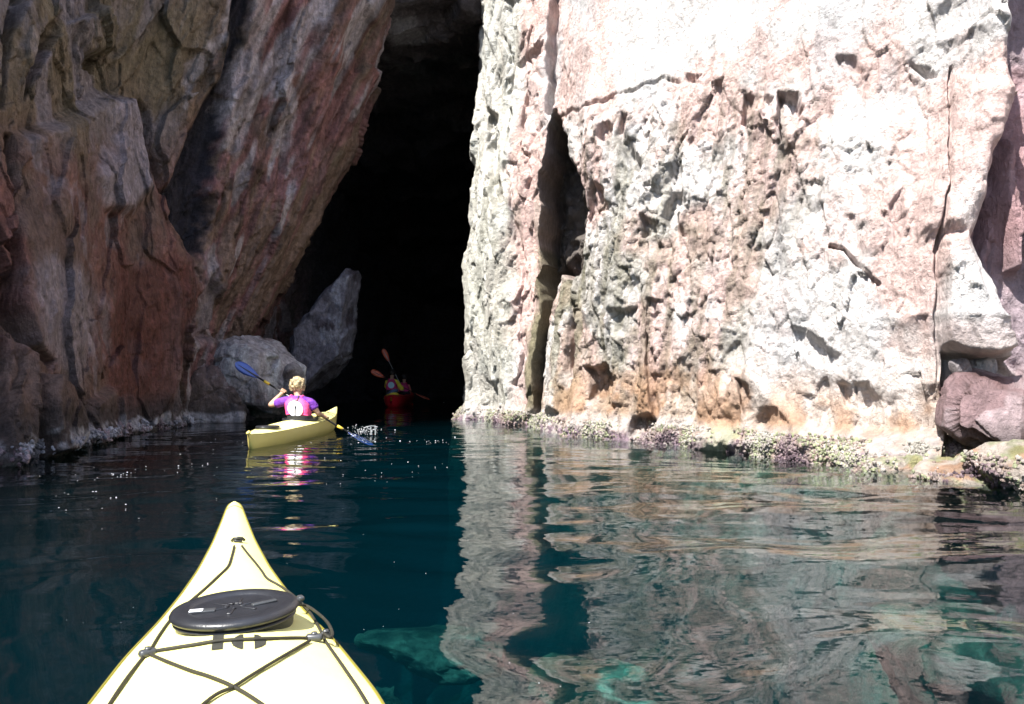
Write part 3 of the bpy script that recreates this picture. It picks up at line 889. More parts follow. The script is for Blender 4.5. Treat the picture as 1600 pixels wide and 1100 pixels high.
    N.link(vs_.outputs[0], ad.inputs[0]); N.link(va.outputs[0], ad.inputs[1])
    N.link(ad.outputs[0], out.inputs["Volume"])
    me.materials.append(mt)
    o = bpy.data.objects.new("sea_water", me)
    COL.objects.link(o)
    tag(o, "clear dark teal sea water with smooth swirling ripples", kind='structure')
water()
# ------------------------------------------------------------------ kayaks
M_YEL = pmat("yellow_plastic", (0.78, 0.66, 0.20), 0.38, bump=(180, 0.0004), var=(3, 0.06), coat=0.15)
M_YEL_DECK = pmat("pale_yellow_plastic", (0.80, 0.745, 0.30), 0.42, bump=(35, 0.0012), var=(6, 0.10), coat=0.1)
M_SEAM = pmat("olive_seam", (0.16, 0.14, 0.02), 0.5)
M_RUB = pmat("black_rubber", (0.016, 0.017, 0.021), 0.36, bump=(300, 0.0006), var=(30, 0.25))
M_CORD = pmat("dark_cord", (0.016, 0.014, 0.007), 0.75, bump=(500, 0.0008), var=(60, 0.3))
M_FIT = pmat("grey_fitting", (0.045, 0.048, 0.052), 0.35)
M_STICK = pmat("white_sticker", (0.75, 0.75, 0.78), 0.4)
M_INK = pmat("faded_black_paint", (0.028, 0.028, 0.022), 0.6, var=(160, 0.55))
M_BLK = pmat("black_fabric", (0.02, 0.02, 0.023), 0.7, bump=(60, 0.004), var=(8, 0.4))
M_SKIN = pmat("skin", (0.50, 0.30, 0.20), 0.5, var=(12, 0.08))
M_HAIR = pmat("blond_hair", (0.36, 0.28, 0.16), 0.55, bump=(40, 0.02), var=(20, 0.7))
M_DHAIR = pmat("dark_hair", (0.02, 0.015, 0.012), 0.5, bump=(40, 0.01))
M_PURPLE = pmat("purple_shirt", (0.15, 0.03, 0.34), 0.8, bump=(14, 0.035), var=(9, 0.2))
M_PINK = pmat("pink_nylon", (0.85, 0.075, 0.24), 0.6, bump=(12, 0.02), var=(7, 0.12))
M_REFL = pmat("white_reflective", (0.80, 0.78, 0.80), 0.4)
M_BLUE = pmat("blue_blade", (0.04, 0.08, 0.32), 0.35, var=(9, 0.15))
M_BAND = pmat("yellow_tape", (0.75, 0.50, 0.05), 0.45)
M_SHAFT = pmat("black_shaft", (0.02, 0.02, 0.022), 0.3)
M_PALE_SHAFT = pmat("grey_shaft", (0.45, 0.45, 0.47), 0.3)
M_REDP = pmat("red_plastic", (0.62, 0.02, 0.03), 0.35, var=(5, 0.1))
M_ORB = pmat("orange_red_blade", (0.95, 0.15, 0.06), 0.4, var=(8, 0.1))
M_MAROON = pmat("maroon_nylon", (0.55, 0.03, 0.16), 0.7, bump=(18, 0.008), var=(7, 0.2))
M_YFAB = pmat("yellow_fabric", (0.85, 0.68, 0.06), 0.7, bump=(14, 0.02), var=(9, 0.25))
M_CORAL = pmat("coral_fabric", (0.75, 0.22, 0.18), 0.7, var=(9, 0.2))
M_PBLUE = pmat("pale_blue_print", (0.45, 0.70, 0.80), 0.5)
M_BLUEBAG = pmat("blue_grey_fabric", (0.10, 0.14, 0.26), 0.7, var=(9, 0.2))

def kayak_section(w, zs, zk, cam, ridge):
    """half section from keel to deck centre: hull points, deck points"""
    hull = [(0, zk), (w * 0.45, zk + (zs - zk) * 0.08), (w * 0.80, zk + (zs - zk) * 0.30), (w * 0.97, zk + (zs - zk) * 0.68), (w, zs - 0.004)]
    deck = [(w, zs), (w * 0.965, zs + cam * 0.16), (w * 0.80, zs + cam * 0.42), (w * 0.45, zs + cam * 0.76), (w * 0.15, zs + cam * 0.97 + ridge * 0.5), (0, zs + cam + ridge)]
    return hull, deck

class Kayak:
    def __init__(s, T, Wd, Z, K, C):
        s.T, s.Wd, s.Z, s.K, s.C = map(np.array, (T, Wd, Z, K, C))
    def at(s, t):
        return [float(np.interp(t, s.T, a)) for a in (s.Wd, s.Z, s.K, s.C)]
    def deck_z(s, x, t):
        w, zs, zk, c = s.at(t)
        q = min(abs(x) / max(w, 1e-3), 1.0)
        return zs + c * (1 - q ** 1.9)
    def build(s, root, hullm, deckm, seam=M_SEAM, n=90):
        ts = np.linspace(s.T[0], s.T[-1], n)
        # gentle smoothing of the tables
        def sm(a):
            v = np.interp(ts, s.T, a)
            for _ in range(3):
                v[1:-1] = 0.25 * v[:-2] + 0.5 * v[1:-1] + 0.25 * v[2:]
            return v
        W_, Z_, K_, C_ = sm(s.Wd), sm(s.Z), sm(s.K), sm(s.C)
        s.T, s.Wd, s.Z, s.K, s.C = ts, W_, Z_, K_, C_
        hv, dv = [], []
        qs = np.array([1, .985, .93, .8, .62, .42, .2, 0])
        for t, w, zs, zk, c in zip(ts, W_, Z_, K_, C_):
            hl = [(0, zk), (w * .30, zk + (zs - zk) * .03), (w * .60, zk + (zs - zk) * .12), (w * .82, zk + (zs - zk) * .30), (w * .94, zk + (zs - zk) * .58), (w * .995, zk + (zs - zk) * .86), (w, zs)]
            full = [(-a, b) for a, b in hl[::-1]] + hl[1:]
            hv += [(a, t, b) for a, b in full]
            dk = [(w * q, zs + c * (1 - q ** 1.9)) for q in qs]
            full = [(-a, b) for a, b in dk] + dk[::-1][1:]
            dv += [(a, t, b + 0.0015) for a, b in full]
        nh, nd = len(hl) * 2 - 1, len(qs) * 2 - 1
        hull = mesh_obj("hull", hv, grid_faces(n, nh), hullm, root)
        deck = mesh_obj("deck", dv, grid_faces(n, nd), deckm, root)
        if seam:
            pts = [(-w - .001, t, z + .001) for t, w, z in zip(ts, W_, Z_)][1:-1] 
            pts2 = [(w + .001, t, z + .001) for t, w, z in zip(ts, W_, Z_)][1:-1]
            o = tube("seam", pts + pts2[::-1], 0.0035, seam, root)
        return hull, deck

def tube_mesh(pts, r, k=8, closed=False):
    pts = [Vector(p) for p in pts]
    n = len(pts)
    rs = r if hasattr(r, '__len__') else [r] * n
    V, Fc = [], []
    up = Vector((0, 0, 1))
    pn = None
    for i, p in enumerate(pts):
        a = pts[max(i - 1, 0)]; b = pts[min(i + 1, n - 1)]
        t = (b - a)
        t = t.normalized() if t.length > 1e-9 else Vector((0, 1, 0))
        if pn is None:
            pn = t.orthogonal().normalized()
        pn = (pn - t * pn.dot(t))
        pn = pn.normalized() if pn.length > 1e-6 else t.orthogonal().normalized()
        q = t.cross(pn)
        for j in range(k):
            an = 2 * math.pi * j / k
            V.append(p + (pn * math.cos(an) + q * math.sin(an)) * rs[i])
    for i in range(n - 1):
        for j in range(k):
            Fc.append((i * k + j, i * k + (j + 1) % k, (i + 1) * k + (j + 1) % k, (i + 1) * k + j))
    V.append(pts[0]); V.append(pts[-1])
    c0, c1 = len(V) - 2, len(V) - 1
    for j in range(k):
        Fc.append((j, c0, (j + 1) % k))
        Fc.append(((n - 1) * k + j, (n - 1) * k + (j + 1) % k, c1))
    return [tuple(v) for v in V], Fc

def tube(name, pts, r, mat, parent=None, k=8):
    V, Fc = tube_mesh(pts, r, k)
    return mesh_obj(name, V, Fc, mat, parent)

def smooth_path(pts, m=6):
    P = [Vector(p) for p in pts]
    out = []
    for i in range(len(P) - 1):
        p0, p1, p2, p3 = P[max(i - 1, 0)], P[i], P[i + 1], P[min(i + 2, len(P) - 1)]
        for j in range(m):
            f = j / m
            out.append(0.5 * (2 * p1 + (p2 - p0) * f + (2 * p0 - 5 * p1 + 4 * p2 - p3) * f * f + (3 * p1 - p0 - 3 * p2 + p3) * f ** 3))
    out.append(P[-1])
    return out

class MB:
    def __init__(s): s.v, s.f = [], []
    def add(s, V, Fc):
        o = len(s.v)
        s.v += [tuple(x) for x in V]
        s.f += [tuple(int(i) + o for i in q) for q in Fc]
        return s
    def build(s, name, mat, parent=None, smooth=True):
        return mesh_obj(name, s.v, s.f, mat, parent, smooth)

def lathe(profile, k=48, cx=0, cy=0, cz=0, sx=1.0, sy=1.0):
    V, Fc = [], []
    for r, z in profile:
        for j in range(k):
            a = 2 * math.pi * j / k
            V.append((cx + r * math.cos(a) * sx, cy + r * math.sin(a) * sy, cz + z))
    for i in range(len(profile) - 1):
        for j in range(k):
            Fc.append((i * k + j, i * k + (j + 1) % k, (i + 1) * k + (j + 1) % k, (i + 1) * k + j))
    return V, Fc

def rbox(c, s, rot=(0, 0, 0), bev=0.2):
    """box with rounded edges: centre, full size"""
    bm = bmesh.new()
    bmesh.ops.create_cube(bm, size=1.0)
    for v in bm.verts: v.co = Vector((v.co.x * s[0], v.co.y * s[1], v.co.z * s[2]))
    bmesh.ops.bevel(bm, geom=list(bm.edges), offset=min(s) * bev, segments=3, affect='EDGES', profile=0.5)
    R = Euler(rot).to_matrix()
    V = [tuple(R @ v.co + Vector(c)) for v in bm.verts]
    Fc = [tuple(v.index for v in f.verts) for f in bm.faces]
    bm.free()
    return V, Fc

# ---- the photographer's own kayak: the camera is above its cockpit
YAW = math.radians(17.3)
own = empty("kayak", (0, 0, 0), YAW)
tag(own, "nearest pale yellow kayak bow with a black round hatch and the number 10", "kayak")
K1 = Kayak([-1.55, -1.45, -1.0, -0.3, 0.4, 1.0, 1.63, 1.98, 2.23, 2.46, 2.72, 3.05, 3.35, 3.55, 3.63, 3.66],
           [0.006, 0.03, 0.20, 0.285, 0.30, 0.285, 0.252, 0.209, 0.165, 0.131, 0.098, 0.065, 0.042, 0.026, 0.018, 0.006],
           [0.30, 0.30, 0.27, 0.25, 0.26, 0.29, 0.325, 0.330, 0.332, 0.337, 0.347, 0.367, 0.390, 0.412, 0.418, 0.415],
           [0.20, 0.02, -0.08, -0.10, -0.10, -0.10, -0.10, -0.09, -0.08, -0.07, -0.05, 0.0, 0.10, 0.24, 0.33, 0.40],
           [0.002, 0.01, 0.03, 0.04, 0.045, 0.05, 0.05, 0.045, 0.04, 0.036, 0.030, 0.022, 0.018, 0.014, 0.012, 0.003])
K1.build(own, M_YEL, M_YEL_DECK, n=140)
cyw, syw = math.cos(YAW), math.sin(YAW)
def deck_pt(px, py, lift=0.0):
    """the point of the own kayak's deck that the photograph shows at px, py (local coordinates)"""
    z = 0.36
    a = Vector((0, 0, CAM_H))
    d = Vector(W(px, py, 1.0)) - a
    for _ in range(8):
        k = (z - a.z) / d.z
        p = a + d * k
        x, t = p.x * cyw + p.y * syw, -p.x * syw + p.y * cyw
        z = K1.deck_z(x, t) + lift
    return Vector((x, t, z))
def cord(name, pix, r=0.0034, mat=M_CORD, lift=0.005, extra=None, par=own):
    pts = [deck_pt(px, py, lift) for px, py in pix]
    if extra: pts = pts + [Vector(e) for e in extra]
    sp = smooth_path(pts, 8)
    for p in sp:
        if abs(p.x) < K1.at(p.y)[0]: p.z = max(p.z, K1.deck_z(p.x, p.y) + r)
    return tube(name, sp, r, mat, par, 7)
def dk(x, t, l=0.005): return (x, t, K1.deck_z(x, t) + l)
cord("deck_line", [(366, 853), (362, 869), (356, 885), (340, 901), (322, 918), (300, 937), (282, 952), (265, 970), (249, 992), (233, 1018), (218, 1034), (171, 1100)], extra=[dk(-.25, 1.2), dk(-.25, .8)])
cord("deck_line", [(378, 853), (388, 866), (399, 879), (409, 892), (418, 904), (440, 917), (465, 936), (484, 957), (500, 984), (506, 998), (540, 1047), (574, 1100)], extra=[dk(.25, 1.2), dk(.25, .8)])
cord("bungee", [(232, 1019), (262, 1014), (300, 1008), (346, 1001), (412, 998), (486, 997)], 0.0040)
cord("bungee", [(234, 1022), (262, 1034), (296, 1047), (330, 1058), (365, 1073), (409, 1100)], 0.0033, extra=[dk(.16, 1.30), dk(.23, 1.15)])
cord("bungee", [(484, 1001), (455, 1018), (421, 1038), (390, 1057), (365, 1073), (318, 1100)], 0.0033, lift=0.006, extra=[dk(-.16, 1.30), dk(-.23, 1.15)])
cord("toggle_cord", [(466, 945), (480, 947), (495, 957), (511, 972), (519, 988), (516, 996), (506, 990)], 0.0036, lift=0.02)
for (px, py, a) in [(231, 1020, 0.5), (491, 996, -0.2), (509, 992, 0.3)]:
    p = deck_pt(px, py, 0.008)
    big = 1.0 if px != 509 else 0.6
    V, Fc = rbox((0, 0, 0), (0.036 * big, 0.020 * big, 0.016), (0, 0, 0), 0.45)
    R = Euler((0, 0, a)).to_matrix()
    mb = MB().add([tuple(R @ Vector(v) + p) for v in V], Fc)
    V, Fc = lathe([(0.001, 0.012), (0.006, 0.0115), (0.007, 0.008)], 16, p.x, p.y, p.z)
    mb.add(V, Fc)
    mb.build("deck_fitting", M_FIT, own)
p = deck_pt(372, 846, 0.004)
mb = MB()
mb.add(*rbox((p.x, p.y, p.z + .002), (0.026, 0.016, 0.012), (0, 0, 0), 0.4))
mb.add(*tube_mesh([p + Vector((-.019, .006, 0.002)), p + Vector((-.012, -.002, .010)), p + Vector((0, -.006, .012)), p + Vector((.012, -.002, .010)), p + Vector((.019, .006, .002))], 0.0045, 7))
mb.build("deck_fitting", M_RUB, own)
# bow cap line
w, zs, zk, c = K1.at(3.50)
tube("bow_band", [(w * math.cos(a) * 1.03, 3.50 + 0.004 * math.sin(a), zs + c * (1 - abs(math.cos(a)) ** 1.9) + 0.002) for a in np.linspace(0, math.pi, 14)], 0.0022, M_SEAM, own, 6)
# hatch cover
hc = deck_pt(368, 968, -0.002)
hatch = empty("hatch_cover", hc, 0, own)
hatch.rotation_euler = (0.03, -0.045, 0)
HR = 0.129
V, Fc = lathe([(r_, z_ * 0.78) for r_, z_ in [(HR - .006, -0.02), (HR - .004, 0.006), (HR + .001, 0.009), (HR + .001, 0.014), (HR - .007, 0.016), (HR - .008, 0.020), (HR + .004, 0.022), (HR + .008, 0.029), (HR + .004, 0.038), (HR - .006, 0.043), (HR - .020, 0.045), (HR - .032, 0.043), (HR - .036, 0.038), (HR - .040, 0.036), (0.06, 0.037), (0.001, 0.038)]], 72)
lid = mesh_obj("lid", V, Fc, M_RUB, hatch)
mb = MB()
for k in range(6):        # raised ribs in the middle of the lid
    a = k * math.pi / 3 + 0.3
    mb.add(*rbox((math.cos(a) * 0.038, math.sin(a) * 0.038, 0.0295), (0.042, 0.010, 0.005), (0, 0, a), 0.4))
for k in range(5):
    a = k * 1.256 + 0.8
    mb.add(*rbox((math.cos(a) * 0.018, math.sin(a) * 0.018, 0.0315), (0.012, 0.008, 0.004), (0, 0, a + .5), 0.4))
mb.build("rib", M_RUB, hatch)
MB().add(*rbox((0.062, -0.002, 0.0305), (0.056, 0.014, 0.006), (0, 0, 0.35), 0.4)).build("grip", M_FIT, hatch)
MB().add(*rbox((-0.068, -0.012, 0.0305), (0.056, 0.022, 0.005), (0, 0, -0.12), 0.3)).build("label_plate", M_FIT, hatch)
MB().add(*rbox((-0.080, -0.013, 0.0335), (0.028, 0.018, 0.0015), (0, 0, -0.12), 0.2)).build("sticker", M_STICK, hatch)
MB().add(*rbox((0.130, 0.018, 0.018), (0.030, 0.016, 0.018), (0, 0, 0.5), 0.35)).add(*rbox((0.142, 0.026, 0.024), (0.014, 0.022, 0.010), (0, 0, 0.2), 0.4)).build("toggle", M_FIT, hatch)
# the number 10, stencilled
def ink(polys):
    V, Fc = [], []
    for poly in polys:
        c = (sum(p[0] for p in poly) / len(poly), sum(p[1] for p in poly) / len(poly))
        o = len(V)
        V.append(tuple(deck_pt(c[0], c[1], 0.0022)))
        ring = []
        for i in range(len(poly)):
            a, b = poly[i], poly[(i + 1) % len(poly)]
            for f in (0, .5): ring.append((a[0] + (b[0] - a[0]) * f, a[1] + (b[1] - a[1]) * f))
        V += [tuple(deck_pt(x, y, 0.0022)) for x, y in ring]
        n = len(ring)
        Fc += [(o, o + 1 + i, o + 1 + (i + 1) % n) for i in range(n)]
    return mesh_obj("number_ten", V, Fc, M_INK, own, False)
ink([[(333, 992), (350, 990), (348, 1014), (330, 1016)],
     [(375, 991), (368, 995), (363, 999), (361, 1003), (364, 1009), (370, 1012), (377, 1014), (380, 1013), (380, 991)],
     [(397, 991), (398, 1014), (408, 1011), (415, 1007), (416, 1001), (411, 996), (404, 992)]])
# cockpit round the photographer: coaming and the black inside
V, Fc = lathe([(0.19, 0.01), (0.21, 0.045), (0.235, 0.050), (0.245, 0.040), (0.225, 0.0)], 48, 0, 0.0, 0.275, 1.0, 1.9)
mesh_obj("cockpit_rim", V, Fc, M_RUB, own)
V, Fc = lathe([(0.0, 0.005), (0.10, 0.02), (0.205, 0.035)], 48, 0, 0.0, 0.275, 1.0, 1.9)
mesh_obj("spray_cover", V, Fc, M_BLK, own)

# ---- paddle: local x along the shaft
def paddle(label, A, B, blade_m, shaft_m, band_m, twist=0.0, bl=0.46, bw=0.10, twist2=1.1, bl_b=None):
    A, B = Vector(A), Vector(B)
    root = empty("paddle", (A + B) / 2)
    tag(root, label, "paddle")
    d = (B - A); L = d.length; d.normalize()
    side = d.cross(Vector((0, 1, 0))).normalized()
    fr = side.cross(d).normalized()
    C = (A + B) / 2
    tube("shaft", [d * (-L / 2 + bl * .9), d * 0, d * (L / 2 - bl * .9)], 0.015, shaft_m, root, 10)
    for s, tw in ((-1, twist), (1, twist + twist2)):
        sd_ = side * math.cos(tw) + fr * math.sin(tw)
        nn = d.cross(sd_)
        V, Fc = [], []
        n = 18
        for i in range(n + 1):
            f = i / n
            w = bw * (max(0.0, math.sin(math.pi * min(1, (1 - f) * 0.52 + 0.0))) ** 0.8 if f > .5 else (0.14 + 0.86 * (math.sin(math.pi * f * 0.98)) ** 0.75))
            w = bw * (0.14 + 0.86 * math.sin(math.pi * (f ** 1.45) * 0.985) ** 0.62) if f < 0.9 else bw * 0.86 * math.sqrt(max(0, 1 - ((f - 0.9) / 0.1) ** 2)) * 0.62
            th = 0.010 * (1 - f) + 0.004
            x = L / 2 - bl + bl * f
            sag = 0.03 * f * f
            for (u, q) in ((-1, 0), (-.5, .6), (0, 1.0), (.5, .6), (1, 0)):
                V.append(d * (s * x) + sd_ * (w * u) + nn * (sag + th * q + 0.012 * u * u))
            for (u, q) in ((.5, .6), (0, 1.0), (-.5, .6)):
                V.append(d * (s * x) + sd_ * (w * u) + nn * (sag - th * q + 0.012 * u * u))
        k = 8
        for i in range(n):
            for j in range(k):
                Fc.append((i * k + j, i * k + (j + 1) % k, (i + 1) * k + (j + 1) % k, (i + 1) * k + j))
        b = mesh_obj("blade", V, Fc, blade_m, root)
        tube("spine", [d * (s * (L / 2 - bl * .98)) + nn * 0.012, d * (s * (L / 2 - bl * .35)) + nn * 0.02, d * (s * (L / 2 - bl * .12)) + nn * 0.03], [0.016, 0.008, 0.003], shaft_m, b, 8)
        if band_m:
            tube("band", [d * (s * (L / 2 - bl - 0.10)), d * (s * (L / 2 - bl - 0.20))], 0.0225, band_m, root, 12)
    return root

# ---- people
def skin_mesh(P, E, R, lvl=2):
    me = bpy.data.meshes.new("tmp")
    me.from_pydata([tuple(p) for p in P], E, [])
    o = bpy.data.objects.new("tmp", me)
    COL.objects.link(o)
    sk = o.modifiers.new("skin", 'SKIN')
    sk.use_smooth_shade = True
    for i, r in enumerate(R):
        rr = r if isinstance(r, tuple) else (r, r)
        me.skin_vertices[0].data[i].radius = rr
    me.skin_vertices[0].data[0].use_root = True
    ss = o.modifiers.new("sub", 'SUBSURF')
    ss.levels = ss.render_levels = lvl
    dg = bpy.context.evaluated_depsgraph_get()
    ev = o.evaluated_get(dg)
    m2 = ev.to_mesh()
    V = [tuple(v.co) for v in m2.vertices]
    Fc = [tuple(p.vertices) for p in m2.polygons]
    ev.to_mesh_clear()
    bpy.data.objects.remove(o)
    bpy.data.meshes.remove(me)
    return V, Fc

def fingers(mb, wrist, hand, axis, skin_r=0.009):
    """palm plus four fingers and a thumb closed round a shaft running along axis through hand"""
    wrist, hand, axis = Vector(wrist), Vector(hand), Vector(axis).normalized()
    to = (hand - wrist).normalized()
    nrm = axis.cross(to).normalized()
    for k, (off, ln) in enumerate([(-0.034, .92), (-0.012, 1.0), (0.011, .96), (0.033, .82)]):
        base = hand - to * 0.035 + axis * off * 0.9 + nrm * 0.022
        pts = [base, hand + axis * off + nrm * 0.027 + to * 0.008, hand + axis * off + nrm * 0.012 + to * 0.028 * ln, hand + axis * off - nrm * 0.012 + to * 0.026 * ln, hand + axis * off - nrm * 0.024 + to * 0.006]
        mb.add(*tube_mesh(smooth_path(pts, 3), 0.0095, 7))
    pts = [wrist + to * 0.02 + axis * -0.015, hand - to * 0.03 - axis * 0.03 - nrm * 0.015, hand - axis * 0.035 - nrm * 0.026 + to * .005, hand - axis * 0.015 - nrm * 0.027 + to * 0.02]
    mb.add(*tube_mesh(smooth_path(pts, 3), 0.0105, 7))

def person(label, seat, S, J, mats, hair=True, gaze=0.35, group=None):
    """seated paddler. J: world joints for the arms and the head; mats: skin, shirt, vest, disc, hair"""
    root = empty("person", seat)
    tag(root, label, "person", group)
    o = Vector(seat)
    L = lambda p: Vector(p) - o
    hip, chest, neck, head = L(J['hip']), L(J['chest']), L(J['neck']), L(J['head'])
    sl, el, hl = L(J['sl']), L(J['el']), L(J['hl'])
    sr, er, hr = L(J['sr']), L(J['er']), L(J['hr'])
    sha = (hr - hl).normalized()
    wl = hl + (el - hl).normalized() * 0.075 * S
    wr = hr + (er - hr).normalized() * 0.075 * S
    fwd = Vector((0, 1, 0))
    P = [hip, (hip + chest) / 2, chest, (chest + neck) / 2 + Vector((0, 0, 0.02)), neck, head - Vector((0, 0, 0.05 * S)), head + Vector((0, 0.01, 0.045 * S)),
         sl, (sl + el) / 2, el, (el + wl) / 2, wl, hl - (hl - wl) * 0.25, sr, (sr + er) / 2, er, (er + wr) / 2, wr, hr - (hr - wr) * 0.25,
         hip + Vector((-.10, .10, -.02)) * S, hip + Vector((-.16, .50, .06)) * S, hip + Vector((-.10, .90, -.06)) * S,
         hip + Vector((.10, .10, -.02)) * S, hip + Vector((.16, .50, .06)) * S, hip + Vector((.10, .90, -.06)) * S]
    E = [(0, 1), (1, 2), (2, 3), (3, 4), (4, 5), (5, 6), (3, 7), (7, 8), (8, 9), (9, 10), (10, 11), (11, 12), (3, 13), (13, 14), (14, 15), (15, 16), (16, 17), (17, 18),
         (0, 19), (19, 20), (20, 21), (0, 22), (22, 23), (23, 24)]
    R = [(.15, .11), (.135, .10), (.15, .105), (.11, .08), .052, (.078, .085), (.082, .095), .060, .048, .040, .038, .026, (.034, .018), .060, .048, .040, .038, .026, (.034, .018),
         .08, .065, .045, .08, .065, .045]
    R = [(r[0] * S, r[1] * S) if isinstance(r, tuple) else r * S for r in R]
    V, Fc = skin_mesh(P, E, R)
    mb = MB().add(V, Fc)
    fingers(mb, wl, hl, sha); fingers(mb, wr, hr, sha)
    # face: nose, ears, chin on the far side of the head
    g = Vector((math.sin(gaze), math.cos(gaze), 0)); sd_ = Vector((math.cos(gaze), -math.sin(gaze), 0))
    mb.add(*tube_mesh([head + g * 0.085 * S + Vector((0, 0, .03 * S)), head + g * 0.112 * S + Vector((0, 0, -.012 * S)), head + g * 0.088 * S + Vector((0, 0, -.02 * S))], [.008, .013, .008], 7))
    for s in (-1, 1):
        mb.add(*tube_mesh([head + sd_ * s * .082 * S + Vector((0, 0, .02)) * S, head + sd_ * s * .094 * S + Vector((0, 0, .0)), head + sd_ * s * .084 * S + Vector((0, 0, -.025)) * S], [.008, .012, .007], 7))
    body = mb.build("body", mats['skin'], root)
    for s in (-1, 1):
        V, Fc = lathe([(0.001, .010), (.010, .006), (.012, 0), (.010, -.006), (.001, -.010)], 10, *(head + g * .086 * S + sd_ * s * .032 * S + Vector((0, 0, .012)) * S))
        mesh_obj("eye", V, Fc, M_SHAFT, root)
    MB().add(*tube_mesh([head + g * .088 * S + sd_ * -.024 * S + Vector((0, 0, -.045)) * S, head + g * .097 * S + Vector((0, 0, -.048)) * S, head + g * .088 * S + sd_ * .024 * S + Vector((0, 0, -.045)) * S], .005, 6)).build("mouth", mats['vest'], root)
    # shirt
    el2, er2 = sl + (el - sl) * J.get('sleeve', .62), sr + (er - sr) * J.get('sleeve', .62)
    P = [hip, (hip + chest) / 2, chest, (chest + neck) / 2 + Vector((0, 0, .02)), neck - Vector((0, 0, .012)), sl, (sl + el2) / 2, el2, sr, (sr + er2) / 2, er2]
    E = [(0, 1), (1, 2), (2, 3), (3, 4), (3, 5), (5, 6), (6, 7), (3, 8), (8, 9), (9, 10)]
    R = [(.165, .125), (.15, .115), (.165, .12), (.125, .095), (.068, .06), .080, .076, .080, .080, .076, .080]
    V, Fc = skin_mesh(P, E, [(r[0] * S, r[1] * S) if isinstance(r, tuple) else r * S for r in R])
    mesh_obj("shirt", V, Fc, mats['shirt'], root)
    # buoyancy vest: a padded shell with shoulder straps
    ax = (neck - hip); H = ax.length; ax.normalize()
    across = (sr - sl).normalized()
    back = ax.cross(across).normalized()
    if back.y > 0: back = -back
    V, Fc = [], []
    nr, k = 16, 32
    for i in range(nr):
        f = i / (nr - 1)
        h = J.get('vest0', .10) + (.93 - J.get('vest0', .10)) * f
        cc = hip + (neck - hip) * h
        wx = (0.178 + 0.012 * math.sin(math.pi * f)) * S * (1 - 0.40 * max(0, (f - .62) / .38) ** 1.5)
        wy = (0.142 + 0.010 * math.sin(math.pi * f)) * S * (1 - 0.30 * max(0, (f - .55) / .45) ** 1.6)
        for j in range(k):
            a = 2 * math.pi * j / k
            ca, sa = math.cos(a), math.sin(a)
            p = 0.62
            V.append(cc + across * (wx * math.copysign(abs(ca) ** p, ca)) + back * (wy * math.copysign(abs(sa) ** p, sa)))
    for i in range(nr - 1):
        for j in range(k):
            Fc.append((i * k + j, i * k + (j + 1) % k, (i + 1) * k + (j + 1) % k, (i + 1) * k + j))
    for ring, rv in ((0, True), (nr - 1, False)):
        V.append(sum((V[ring * k + j] for j in range(k)), Vector()) / k)
        c = len(V) - 1
        Fc += [(ring * k + j, ring * k + (j + 1) % k, c) for j in range(k)]
    vest = mesh_obj("vest", V, Fc, mats['vest'], root)
    dc = hip + (neck - hip) * J.get('disc_h', .42) + back * 0.153 * S
    dr = J.get('disc_r', .095) * S
    V = [dc + back * .006]; n = 28
    for i in range(n):
        a = 2 * math.pi * i / n
        V.append(dc + across * math.cos(a) * dr + ax * math.sin(a) * dr * 1.05 + back * .006)
    for i in range(n):
        a = 2 * math.pi * i / n
        V.append(dc + across * math.cos(a) * dr + ax * math.sin(a) * dr * 1.05 - back * .02)
    Fc = [(0, 1 + i, 1 + (i + 1) % n) for i in range(n)] + [(1 + i, 1 + (i + 1) % n, 1 + n + (i + 1) % n, 1 + n + i) for i in range(n)]
    mesh_obj("reflective_disc", V, Fc, mats['disc'], vest, False)
    pts = [hip + (neck - hip) * .97 + back * .10 * S + across * .05 * S, hip + (neck - hip) * .62 + back * .162 * S + across * .012 * S, dc + back * .010, hip + (neck - hip) * .12 + back * .152 * S - across * .012 * S]
    for s_ in (-1, 1):
        q = [hip + (neck - hip) * .93 + across * (.085 * s_ * S) + back * .09 * S, hip + (neck - hip) * 1.0 + across * (.088 * s_ * S) + back * .01 * S, hip + (neck - hip) * .92 + across * (.085 * s_ * S) - back * .09 * S]
        tube("shoulder_strap", smooth_path(q, 5), .020 * S, mats['vest'], vest, 8)
    MB().add(*rbox(hip + (neck - hip) * .80 + back * .150 * S + across * .022 * S, (.035 * S, .012 * S, .022 * S), (0, .3, 0), .3)).build("buckle", M_FIT, vest)
    if J.get('strap', True):
        tube("strap", smooth_path(pts, 5), .011 * S, M_BLK, vest, 7)
    # waist belt and spray skirt
    V, Fc = [], []
    for i, (h, wx, wy) in enumerate([(.42, .185, .150), (.16, .20, .165), (.06, .20, .18), (-.04, .235, .26), (-.12, .22, .36)]):
        cc = hip + Vector((0, .03 * i * S, h * H))
        for j in range(k):
            a = 2 * math.pi * j / k
            rr = 1 + .03 * math.sin(a * 7 + i)
            V.append(cc + Vector((wx * S * math.cos(a) * rr, wy * S * math.sin(a) * rr, 0)))
    for i in range(4):
        for j in range(k):
            Fc.append((i * k + j, i * k + (j + 1) % k, (i + 1) * k + (j + 1) % k, (i + 1) * k + j))
    mesh_obj("spray_skirt", V, Fc, M_BLK, root)
    # hair
    V, Fc = ICO5
    nrm = V.copy()
    Hh = V * np.array([.118, .124, .128]) * S
    curl = fbm(V, 2.6, 3, 900) * .030 + np.abs(noise(V, 9.0, 905)) * .012
    gl = np.array([g.x, g.y, 0.0])
    face = sstep(0.45, 0.85, V @ gl) * sstep(.45, .1, V[:, 2])
    Hh = Hh + nrm * (curl * S)[:, None] * J.get('curl', 1.0)
    Hh = Hh - gl * (face * .11 * S)[:, None]
    low = sstep(-.55, -.85, V[:, 2])
    Hh[:, 2] += low * .035 * S
